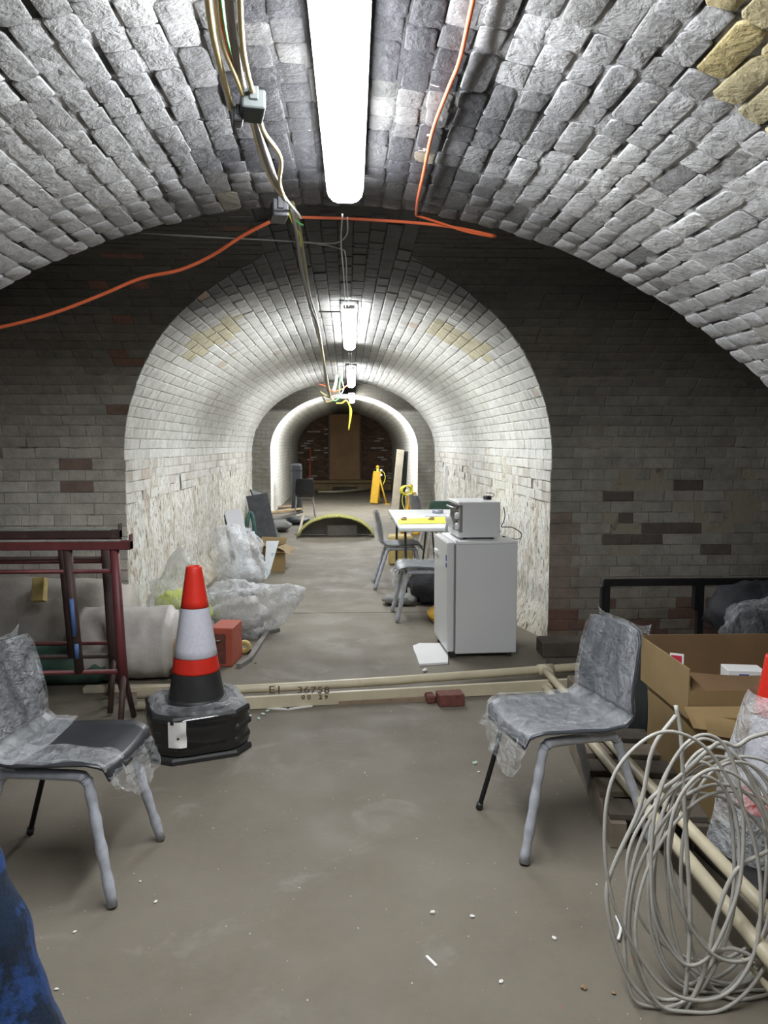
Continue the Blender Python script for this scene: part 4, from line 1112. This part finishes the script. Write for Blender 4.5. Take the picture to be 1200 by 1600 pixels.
# pale board carrying the marks, lying between the two pipes
pa, pb = at_z(345, 1083, .06), at_z(905, 1052, .06)
bm = bmesh.new(); d = (pb-pa); L = d.length; d.normalize(); s_ = V((-d.y, d.x, 0)); mt = Matrix(((d.x, s_.x, 0, pa.x), (d.y, s_.y, 0, pa.y-.14), (0, 0, 1, 0), (0, 0, 0, 1)))
bx(bm, (0, -.012, 0.002), (L, .012, .075), .003, mat=mt); bm.transform(Matrix.Translation(-loc)); obj('pale_board', bm, 'cream_pipe', t)
_yb = pa.y-.14
def on_board(px, py): # front face of the board
    best = at_y(px, py, _yb); k = (best.x-pa.x)/L*(pb.y-pa.y); return at_y(px, py, _yb+k-.016)
for txt, px0, py0, hp, st in (('EI', 419, 1084, 12, 14), ('36758', 464, 1083, 10, 10.5), ('00 29', 471, 1092, 6, 9)):
    for i, ch in enumerate(txt):
        if ch == ' ': continue
        cu = bpy.data.curves.new('lettering', 'FONT'); cu.body = ch; cu.size = 1; cu.extrude = .01
        tmp = bpy.data.objects.new('tmp', cu); C.objects.link(tmp); dg = bpy.context.evaluated_depsgraph_get(); me = bpy.data.meshes.new_from_object(tmp.evaluated_get(dg)); me.name = 'lettering'
        bpy.data.objects.remove(tmp); o = bpy.data.objects.new('lettering', me); C.objects.link(o); me.materials.clear(); me.materials.append(M['dark_ink'])
        k = hp*4.5/1200/.7; o.parent = t; o.scale = (k*1.3, k, .1); o.rotation_euler = (PI/2, 0, math.atan2(d.y, d.x)); o.location = on_board(px0+i*st, py0)-loc
# pair running towards the camera on the right
t = thing('pipe_pair', 'two parallel cream pipes running under the wrapped chair to the cable coil', 'pipe', (1.2, 3.5, 0)); loc = V((1.2, 3.5, 0))
for (q0, q1, q2), nm in ((((852, 1048), (1010, 1222), (1215, 1440)), 'outer_pipe'), (((852, 1074), (985, 1232), (1215, 1512)), 'inner_pipe')):
    tubeo(nm, [at_z(*q0, .085), at_z(*q1, .17), at_z(*q2, .15)], .022, 'cream_pipe', t, 12, n=5)
for ch in t.children:
    for v in ch.data.vertices: v.co -= loc

# ================================================================ LEFT: TRESTLES, ROLLS
def trestle(label, y, pxr, pytop, mat='red_steel', xl=-2.9, group='maroon builders trestles', legs=True):
    xr = at_y(pxr, pytop, y).x; zt = at_y(pxr, pytop, y).z
    t = thing('trestle', label, 'trestle', (xr, y, 0), 0, group)
    w_ = xr-xl
    bm = bmesh.new(); bx(bm, (-w_, -.03, zt-.045), (.09, .03, zt), .003); bx(bm, (.085, -.03, zt-.045), (.09, .03, zt+.035)); obj('top_bar', bm, mat, t)
    bm = bmesh.new(); bx(bm, (-w_, -.028, zt), (.03, .028, zt+.004)); obj('dust_layer', bm, 'dusty_top', t)
    for X in (0, -w_+.1): tubeo('post', [(X, 0, zt-.045), (X+.02, 0, .42), (X+.03, 0, .22)], .026, mat, t)
    tubeo('upper_rail', [(0, 0, zt-.16), (-w_+.1, 0, zt-.16)], .012, mat, t); tubeo('lower_rail', [(.01, 0, .30), (-w_+.1, 0, .30)], .013, mat, t)
    tubeo('middle_post', [(-.24, 0, zt-.045), (-.20, 0, .30)], .025, 'maroon_dark', t)
    for X in (.03, -w_+.13):
        for s_ in (-1, 1): tubeo('splayed_foot', [(X, 0, .30), (X+.01, s_*.13, .012)], .016, 'maroon_dark', t)
    return t
trestle('nearest maroon steel trestle at left with dusty top bar', 4.05, 178, 845)
t2 = trestle('middle dark maroon trestle, nested behind the nearest', 4.36, 163, 828, 'maroon_dark')
t3 = trestle('rear maroon trestle, farthest of the three nested', 4.66, 164, 836, 'red_steel')
bm = bmesh.new(); tube(bm, [(-.222, -.021, .70), (-.212, -.021, .50)], .012, 8); tube(bm, [(-.205, -.021, .46), (-.203, -.021, .38)], .012, 8)
o = obj('blue_mark', bm, 'blue_paint', [x for x in C.objects if x.name == 'trestle'][0], True)
def roll(label, c, r, L, mat, seed, rz=0):
    bm = bmesh.new()
    def f(u, v):
        a = 2*PI*u; k = r*(1+.07*noise.noise(V((math.cos(a)*1.3, math.sin(a)*1.3, v*3+seed)))+.05*noise.noise(V((math.cos(a)*4, math.sin(a)*4, v*9+seed))))
        e = 1 if .04 < v < .96 else .86
        z = r*.92+math.cos(a)*k*e; return V(((v-.5)*L, math.sin(a)*k*1.05*e, max(.004, z)))
    vs = grid(bm, f, 36, 30)
    for j in (0, 30):
        ct = bm.verts.new(((j/30-.5)*L*.97, 0, r*.92)); 
        for i in range(36): bm.faces.new((vs[i][j], vs[i+1][j], ct))
    bmesh.ops.remove_doubles(bm, verts=bm.verts, dist=.0005)
    o = obj('sheeting_roll', bm, mat, None, True); o.location = c; o.rotation_euler.z = rz; return tag(o, label, 'roll')
roll('large dusty beige roll behind the maroon trestles', (-2.35, 5.28, 0), .31, 1.7, 'roll', 3)
roll('paler rolled sheeting bundle, its end beside the cone', (-1.42, 4.98, 0), .235, .62, 'roll_pale', 8, .05)
roll('low dark green roll on the floor under the trestles', (-1.95, 4.86, 0), .13, .9, 'green_plastic', 5)
board('timber_offcut', at_y(61, 940, 4.85), at_y(63, 903, 4.9), .075, .07, 'wood_yellow', 'short yellow timber offcut propped on the beige roll', 'timber')
bm = bmesh.new(); bx(bm, (-3.2, 5.35, .0), (-1.9, 5.65, .76), .01); 
bm.free()
o = box('trim_4', (-4.3, 5.58, .0), (-2.75, 5.70, .86), 'wood_dark'); bpy.data.objects.remove(o)
tag(box('timber_shelf', (-3.6, 5.45, .93), (-1.86, 5.66, .965), 'maroon_dark'), 'dark timber board lying along the top of the left wall pile', 'board') if False else None
bm = bmesh.new(); blob(bm, (-1.92, 4.55, .0), (.10, .09, .12), amp=.3, seed=3); tag(obj('blue_rag', bm, plain('blue_rag', (.03, .16, .30), .6, 0, .3, 8, .01, 15), None, True), 'small blue rag behind the left chair backrest', 'rag')
bm = bmesh.new(); blob(bm, (-1.06, 4.93, .0), (.13, .12, .13), amp=.3, seed=21); tag(obj('tan_bundle', bm, 'card', None, True), 'tan crumpled bundle behind the cone, beside the pale roll', 'bundle')
tag(box('floor_timber', (-1.6, 4.62, 0), (-1.05, 4.68, .035), 'wood_pale', bev=.003), 'pale timber strip on the floor before the pale roll', 'timber')

# ================================================================ RIGHT: BLACK FRAME, BOXES, PALLET
fy = 4.95; fx0 = at_y(947, 910, fy).x; fzt = at_y(947, 905, fy).z
t = thing('steel_frame', 'black steel table frame against the right wall', 'frame', (fx0, fy, 0))
box('top_rail', (-.02, -.02, fzt-.045), (1.9, .02, fzt), 'black_metal', t, .002)
x2 = at_y(1092, 960, fy).x-fx0
for nm, x in (('leg', 0.0), ('leg', x2), ('leg', 1.85)): box(nm, (x-.018, -.019, 0), (x+.024, .019, fzt-.045), 'black_metal', t, .002)
box('bracket', (-.035, -.025, fzt-.20), (-.018, .02, fzt-.045), 'black_metal', t, .002); box('bracket', (x2-.045, -.025, fzt-.21), (x2-.018, .02, fzt-.045), 'black_metal', t, .002)
tag(box('timber_sleeper', (1.38, 5.25, 0), (2.7, 5.45, .11), 'wood_dark', bev=.008), 'dark timber sleeper lying along the right wall foot', 'timber')
tag(box('timber_sleeper', (1.34, 4.90, 0), (2.2, 5.02, .06), 'wood_dark', bev=.008), 'lower dark timber under the black frame', 'timber')
tag(box('timber_sleeper', (1.32, 4.28, 0), (2.1, 4.46, .12), 'wood', bev=.008), 'grey timber on the floor behind the wrapped chair', 'timber')
bm = bmesh.new(); blob(bm, (2.55, 4.60, .25), (.30, .2, .20), amp=.3, seed=31); tag(obj('black_sack', bm, 'black_cloth', None, True), 'black sack slumped by the black steel frame', 'sack')
tag(obj('clear_bag', bagmesh((2.50, 4.35, .35), (.30, .14, .26), 14.), 'film', None, True), 'clear film sheet over the black sack, right side', 'plastic bag')
bm = bmesh.new(); bx(bm, (2.2, 4.45, 0), (2.9, 4.8, .25), .01); tag(obj('grey_crate', bm, 'grey_board'), 'low grey crate under the black sack', 'crate')
tag(box('slate_slab', (1.38, 3.62, 0), (1.48, 3.80, .50), 'slate', bev=.004), 'narrow dark slab standing behind the wrapped chair back', 'slab')
tag(box('hidden_timber', (1.35, 3.9, 0), (2.2, 4.1, .14), 'wood_dark', bev=.008), 'dark timber behind the cardboard boxes', 'timber')
# pallet of rough boards
t = thing('timber_pallet', 'rough timber pallet under the cream pipes, right', 'pallet', (.98, 2.72, 0), -.12)
for i in range(5): box('slat', (0+.0, .0+i*.19, .10), (.36, .13+i*.19, .125), 'wood' if i % 2 else 'wood_dark', t, .003)
for x in (.0, .15, .30): box('bearer', (x, -.02, .0), (x+.06, .90, .10), 'wood_dark' if x else 'wood', t, .004)
# lower and upper boxes
t = thing('cardboard_box', 'large lower cardboard box supporting the open one', 'box', (1.37, 2.85, 0), -.02)
bm = bmesh.new()
def cb(u, v):
    # bulging wall loop
    a = 2*PI*u; q_ = sqr(a, 5.); return V((.36+.355*q_*math.cos(a)*(1-.03*math.sin(PI*v)), .36+.345*q_*math.sin(a)*(1-.03*math.sin(PI*v)), .43*v+.0))
grid(bm, cb, 48, 6); obj('walls', bm, 'card', t, True)
bm = bmesh.new(); bx(bm, (.05, .05, .34), (.67, .67, .345)); obj('inner_floor', bm, 'card_dark', t)
bm = bmesh.new(); solid_grid(bm, lambda u, v: V((.02+.60*u, .0-.035*v, .435-.05*v*v+.0-.035*math.sin(PI*u))), 12, 4, .004); obj('flap', bm, 'card', t)
t = thing('cardboard_box', 'open cardboard box on top with white label inside', 'box', (1.36, 2.93, .405), -.02)
a_, b_2, h = .62, .52, .205
box('left_panel', (0, 0, 0), (.006, b_2, h), 'card', t, .001); box('right_panel', (a_-.006, 0, 0), (a_, b_2, h), 'card', t, .001)
box('rear_panel', (.006, b_2-.006, 0), (a_-.006, b_2, h+.01), 'card_dark', t, .001); box('bottom_panel', (.006, 0, 0), (a_-.006, b_2, .006), 'card_dark', t, .001)
box('front_panel', (.006, 0, 0), (a_-.006, .006, h-.09), 'card', t, .001)
bm = bmesh.new(); solid_grid(bm, lambda u, v: V((.02+(a_-.04)*u, .0+.10*v-.0, h-.09+.05*v+.0-.02*math.sin(PI*u)*v)), 12, 4, .004); obj('flap', bm, 'card_dark', t)
bm = bmesh.new(); solid_grid(bm, lambda u, v: V((-.02+(a_+.02)*u, -.004-.10*v, .03-.05*v-.03*math.sin(PI*u)*v+.02)), 14, 5, .004); obj('flap', bm, 'card', t)
sg = thing('warning_card', 'small red card with white edge standing in the open cardboard box', 'card', (1.385, 3.16, .412), -.5)
box('card_back', (-.004, 0, 0), (.052, .004, .20), 'white_plastic', sg, 0); box('red_face', (.002, -.002, .12), (.044, 0, .192), 'pink_red', sg, 0)
t = thing('white_carton', 'white printed carton inside the open cardboard box', 'carton', (1.635, 3.15, .42), -.15)
box('carton_body', (0, 0, 0), (.155, .10, .115), 'white_plastic', t, .002); box('label_print', (.045, -.002, .075), (.085, .0, .10), 'blue_ink', t, 0); box('label_print', (.06, -.002, .02), (.13, .0, .05), 'lavender', t, 0)
bm = bmesh.new(); blob(bm, (1.27, 2.42, 0), (.09, .09, .10), amp=.3, seed=3); bm.free()
bm = bmesh.new()
grid(bm, lambda u, v: V((1.42+.22*u+.03*math.sin(v*9), 2.20+.03*math.sin(u*7)+.0*v, .38*v*(1-.25*u)+.005)), 12, 12)
bmesh.ops.solidify(bm, geom=bm.faces[:], thickness=.012)
tag(obj('green_cloth', bm, 'green_cloth', None, True), 'dark green cloth hanging behind the cable coil', 'cloth')

# ================================================================ CABLE COIL
r2 = random.Random(5)
t = thing('cable_coil', 'big loose coil of pale grey cable, bottom right', 'cable', (1.12, 2.1, 0))
bm = bmesh.new()
base_c = V((1.12, 2.02, .36))
for i in range(15):
    cx = r2.uniform(1050, 1150)+i*1.5; wpx = r2.uniform(60, 135); tp = r2.uniform(1128, 1260); bt = r2.uniform(1500, 1600); yb = 1.86+i*.006; lean = r2.uniform(.10, .26)
    skew = r2.uniform(-45, 60); ph = r2.uniform(-.3, .3); pts = []
    for k in range(14):
        a = 2*PI*k/14+ph; rr = 1+r2.uniform(-.022, .022)
        py = (tp+bt)/2-(bt-tp)/2*math.sin(a)*rr; px = cx+skew*math.sin(a)*.6+wpx*math.cos(a)*rr
        hgt_ = (1-(py-1130)/470); y = yb+lean*hgt_
        p_ = at_y(px, py, y); p_.z = max(.008, p_.z); pts.append(p_-V((1.12, 2.1, 0)))
    tube(bm, pts, .0051, 6, True, n=5)
for pts in ([(1056, 1102), (1064, 1150), (1068, 1230), (1073, 1320), (1078, 1420), (1076, 1500), (1070, 1560)],
            [(1056, 1118), (1020, 1170), (1000, 1260), (960, 1350), (948, 1400), (960, 1470), (990, 1540), (1040, 1580), (1075, 1560)],
            [(1200, 1145), (1172, 1153), (1150, 1166), (1120, 1162), (1060, 1215), (1015, 1250), (985, 1300)],
            [(1200, 1330), (1150, 1360), (1120, 1430), (1100, 1520), (1060, 1600)],
            [(1110, 1490), (1140, 1482), (1170, 1492), (1200, 1515), (1230, 1535)]):
    tube(bm, [at_y(x, y_, 1.88+.16*(1-(y_-1130)/470))-V((1.12, 2.1, 0)) for x, y_ in pts], .0060, 6, n=5)
obj('loops', bm, 'white_cable', t, True)
tag(tubeo('cable_offcut', [at_z(963, 1432, .01), at_z(970, 1450, .012), at_z(966, 1468, .01)], .005, 'white_plastic', None, 6, n=4), 'short white curved offcut inside the coil edge', 'offcut')
tag(tubeo('frayed_rope', [at_y(1160, 1498, 1.9), at_y(1185, 1525, 1.9), at_y(1230, 1580, 1.85)], [.004, .007, .010, .012], 'cream_pipe', None, 8, n=4), 'cream rope end at the lower right corner', 'rope')

# ================================================================ BLUE SACK bottom left
bm = bmesh.new()
def bt_(u, v):
    a = 2*PI*u; z = 1.05*v; r = (.50-.34*v)*(1-max(0, v-.9)*5); r *= 1+.05*noise.noise(V((math.cos(a)*2, math.sin(a)*2, v*5)))+.05*noise.noise(V((math.cos(a)*1.5, math.sin(a)*1.5, v*14)))
    return V((-.98+r*math.cos(a)*.95, 1.50+r*.6*math.sin(a), z))
grid(bm, bt_, 60, 60); bmesh.ops.remove_doubles(bm, verts=bm.verts, dist=.0005)
tag(obj('blue_tarpaulin', bm, 'blue_tarp', None, True), 'dark blue wrinkled tarpaulin heap at the bottom left corner', 'tarpaulin')

# ================================================================ CEILING CABLES
def ceil_path(pts): return [at_z(px, py, z) for px, py, z in pts]
t = thing('cable_bundle', 'bundle of cream and grey cables clipped along the near vault', 'cable', (-.5, 2.4, 2.4)); loc = V((-.5, 2.4, 2.4))
for nm, mt, r_, pts in (
    ('cream_cable', 'cream_cable', .0075, [(318, -60, 2.38), (330, 40, 2.38), (342, 95, 2.385), (362, 170, 2.39)]),
    ('cream_cable', 'cream_cable', .0065, [(372, -60, 2.40), (378, 60, 2.40), (387, 115, 2.40), (400, 160, 2.40), (412, 205, 2.41), (438, 245, 2.42), (437, 285, 2.43), (444, 308, 2.44)]),
    ('cream_cable', 'cream_cable', .0055, [(334, -40, 2.39), (345, 60, 2.39), (372, 130, 2.39), (390, 180, 2.40), (408, 245, 2.42), (425, 285, 2.43), (444, 310, 2.44)]),
    ('grey_cable', 'grey_cable', .0095, [(352, -60, 2.40), (364, 60, 2.40), (378, 130, 2.41), (396, 190, 2.41), (414, 240, 2.42), (432, 290, 2.44), (446, 312, 2.44)]),
    ('orange_cable', 'orange_cable', .0045, [(334, -40, 2.41), (348, 40, 2.41), (366, 110, 2.41), (378, 140, 2.41)]),
    ('green_cable', 'green_cable', .004, [(340, -40, 2.41), (352, 50, 2.41), (366, 110, 2.41), (374, 138, 2.41)]),
    ('grey_cable', 'wire', .006, [(352, -60, 2.42), (360, 40, 2.42), (378, 120, 2.42), (394, 180, 2.42), (418, 240, 2.43), (440, 300, 2.44), (470, 340, 2.44)])):
    tubeo(nm, [q_-loc for q_ in ceil_path(pts)], r_, mt, t, 8, n=6)
def block(name, px, py, z, s, mat, lb, cat, tilt=0.2):
    p_ = at_z(px, py, z); bm = bmesh.new(); bx(bm, (-s[0]/2, -s[1]/2, -s[2]/2), (s[0]/2, s[1]/2, s[2]/2), .006, 2); bx(bm, (-s[0]*.2, -s[1]*.55, -s[2]*.1), (s[0]*.2, s[1]*.55, s[2]*.6), .003)
    o = obj(name, bm, mat); o.location = p_; o.rotation_euler = (0, 0, tilt); return tag(o, lb, cat)
block('junction_block', 394, 166, 2.385, (.062, .10, .05), 'slate', 'grey terminal block on the cable bundle, nearer one', 'junction block')
block('junction_block', 371, 183, 2.365, (.028, .05, .04), 'black_plastic', 'small black cable end beneath the grey terminal block', 'junction block')
block('junction_block', 436, 330, 2.45, (.065, .12, .07), 'black_plastic', 'black junction block at the near vault edge', 'junction block')
# long drooping cable to the deep tunnel
t = thing('drooping_cable', 'drooping olive cable run from vault edge to tunnel depth', 'cable', (-.2, 7, 2.4)); loc = V((-.2, 7, 2.4))
def yp(l): return [at_y(px, py, y) for px, py, y in l]
for nm, mt, r_, l in (
    ('olive_cable', 'olive_cable', .015, [(455, 318, 3.4), (466, 355, 3.6), (473, 400, 4.0), (482, 460, 4.6), (495, 505, 5.6), (505, 560, 8.0), (512, 600, 10.8), (516, 620, 12)]),
    ('olive_cable', 'grey_cable', .009, [(455, 325, 3.4), (464, 370, 3.6), (471, 420, 4.0), (485, 480, 4.7), (497, 512, 5.6), (504, 555, 8.0), (509, 600, 10.8), (514, 618, 12)]),
    ('green_wire', 'green_cable', .004, [(452, 320, 3.4), (456, 338, 3.45), (468, 349, 3.5), (474, 352, 3.5)]),
    ('yellow_wire', 'hose', .004, [(448, 325, 3.4), (458, 350, 3.5), (468, 366, 3.6), (470, 385, 3.7)])):
    tubeo(nm, [q_-loc for q_ in yp(l)], r_, mt, t, 8, n=6)
# tangle at its end
t = thing('cable_tangle', 'tangle of loose coloured wires hanging in the tunnel', 'cable', at_y(522, 610, 12)); loc = at_y(522, 610, 12)
for nm, mt, r_, l in (
    ('pale_strip', 'flake', .028, [(529, 566), (527, 580), (524, 600), (521, 611)]), ('red_wire', 'orange_cable', .010, [(498, 600), (510, 604), (520, 612), (534, 608), (545, 600)]),
    ('green_wire', 'green_cable', .010, [(532, 590), (530, 605), (531, 618), (525, 626), (518, 624)]), ('olive_wire', 'olive_cable', .018, [(500, 612), (508, 618), (520, 624), (510, 628), (504, 620)]),
    ('yellow_wire', 'hose', .012, [(525, 630), (534, 630), (541, 626), (546, 634), (547, 648), (545, 672)]), ('yellow_wire', 'hose', .009, [(543, 628), (549, 640), (548, 655), (546, 664)]),
    ('white_wire', 'flake', .009, [(537, 580), (534, 592), (537, 606), (533, 616)])):
    tubeo(nm, [at_y(px, py, 12)-loc for px, py in l], r_, mt, t, 6, n=6)
# orange cables
def on_vault(px, py, r=NR-.032):
    d = ray(px, py); ox, oz = CAM.x-NX, CAM.z-NZ
    a = d.x*d.x+d.z*d.z; b_ = ox*d.x+oz*d.z; c = ox*ox+oz*oz-r*r
    return CAM+d*((-b_+math.sqrt(b_*b_-a*c))/a)
tag(tubeo('orange_cable', [on_vault(*q_) for q_ in ((752, -60), (735, 20), (718, 95), (700, 140), (676, 205), (662, 270), (653, 310), (650, 335))], .0065, 'orange_cable', None, 8, n=6), 'orange cable clipped along the vault right of the big light', 'cable')
tag(tubeo('orange_cable', yp([(-60, 523, 3.75), (20, 507, 3.75), (90, 487, 3.75), (160, 460, 3.75), (220, 435, 3.74), (280, 422, 3.72), (330, 400, 3.7), (380, 368, 3.66), (425, 345, 3.6)]), .0085, 'orange_cable', None, 8, n=6), 'orange cable drooping across the passage to the left', 'cable')
tag(tubeo('orange_cable', yp([(452, 339, 3.56), (530, 341, 3.56), (590, 344, 3.56), (660, 349, 3.57), (720, 357, 3.6), (775, 369, 3.64)]), .0070, 'orange_cable', None, 8, n=6), 'orange cable strung level under the vault edge behind the light', 'cable')
tag(tubeo('orange_cable', yp([(650, 336, 3.50), (690, 349, 3.56), (730, 362, 3.6), (772, 370, 3.64)]), .0060, 'orange_cable', None, 8, n=6), 'short orange cable dropping to the vault edge at right', 'cable')
# thin grey wires
tag(tubeo('grey_wire', yp([(215, 364, 3.9), (300, 369, 3.85), (400, 374, 3.8), (470, 378, 3.8), (520, 380, 3.75), (541, 368, 3.6), (543, 340, 3.3)]), .0035, 'wire', None, 6, n=6), 'thin grey wire strung left from the big light, upper', 'wire')
tag(tubeo('grey_wire', yp([(250, 366, 3.9), (380, 373, 3.85), (470, 378, 3.8), (530, 388, 3.9), (540, 400, 4.2), (542, 440, 4.8), (545, 478, 5.7)]), .0035, 'wire', None, 6, n=6), 'thin grey wire feeding the second light, lower', 'wire')
tag(tubeo('grey_wire', yp([(535, 335, 3.2), (533, 380, 3.6), (537, 430, 4.5), (540, 480, 5.75)]), .0035, 'wire', None, 6, n=6), 'thin wire straight from the big light to the second', 'wire')
tag(tubeo('grey_wire', yp([(545, 552, 8.3), (547, 578, 10.2)]), .005, 'wire'), 'left thin wire between second and third lights', 'wire')
tag(tubeo('grey_wire', yp([(549, 552, 8.3), (550, 578, 10.2)]), .005, 'wire'), 'right thin wire between second and third lights', 'wire')
tag(tubeo('conduit', yp([(498, 487, 5.72), (533, 487, 5.72)]), .006, 'wire'), 'thin metal rod beside the second light', 'rod')

# ================================================================ FLOOR CRUMBS
def crumb(px, py, s, mat, label, cat='debris', group=None, el=1.):
    p_ = at_z(px, py); bm = bmesh.new(); blob(bm, (0, 0, 0), (s*el, s*.7, s*.4), 8, 5, .4, 4., seed=px*.1)
    o = obj('crumb', bm, mat); o.location = (p_.x, p_.y, 0); o.rotation_euler.z = px; return tag(o, label, cat, group)
bar('white_stick', [(667, 1495), (681, 1509)], .008, .006, 'white_plastic', 'small white stick on the open floor, lower middle', 'stick')
crumb(912, 1545, .012, 'crumb', 'brown chunk on the floor at lower right, left one', el=.8)
crumb(959, 1553, .009, 'crumb', 'brown chunk on the floor nearest the cable coil', el=.8)
crumb(742, 1193, .014, 'flake_green', 'pale green flake on the floor left of the wrapped chair')
crumb(748, 1207, .008, 'flake', 'tiny white flake below the pale green flake')
crumb(664, 1049, .022, 'flake', 'white foam crumb in front of the foam sheet', el=1.3)
for x, y_, lb in ((391, 1120, 'pale green flake nearest the cone stack'), (404, 1124, 'lowest pale green flake right of the cone stack'), (411, 1117, 'middle pale green flake between cone stack and batten'), (418, 1112, 'pale green flake just before the batten end'), (425, 1106, 'pale green flake touching the brown batten end')): crumb(x, y_, .014, 'flake_green', lb)
for x, y_, s_, lb in ((243, 1410, .008, 'white plaster crumb right of the left chair front foot'), (117, 1457, .007, 'white crumb just below the left chair front foot'), (738, 1433, .009, 'pale smear-like crumb in the lower middle floor, upper right of the stick'),
    (676, 1427, .010, 'pale crumb directly above the white stick'), (866, 1467, .009, 'pale crumb midway between wrapped chair foot and brown chunks'), (783, 1535, .008, 'pale crumb lower right of the white stick'), (219, 1378, .006, 'tiny crumb above the white crumb by the left chair'),
    (88, 1547, .007, 'crumb nearest the blue tarpaulin heap'), (932, 1383, .005, 'tiny crumb left of the cable coil edge'), (570, 1208, .005, 'lone tiny crumb in the middle of the floor before the batten')):
    crumb(x, y_, s_, 'flake', lb)
for x, y_, lb in ((416, 968, 'dark crumb at the tip of the bent grey bar'), (399, 1037, 'dark crumb right of the bent grey bar lower end'), (540, 1090, 'dark crumb on the floor at the brown batten middle')): crumb(x, y_, .010, 'slate', lb)
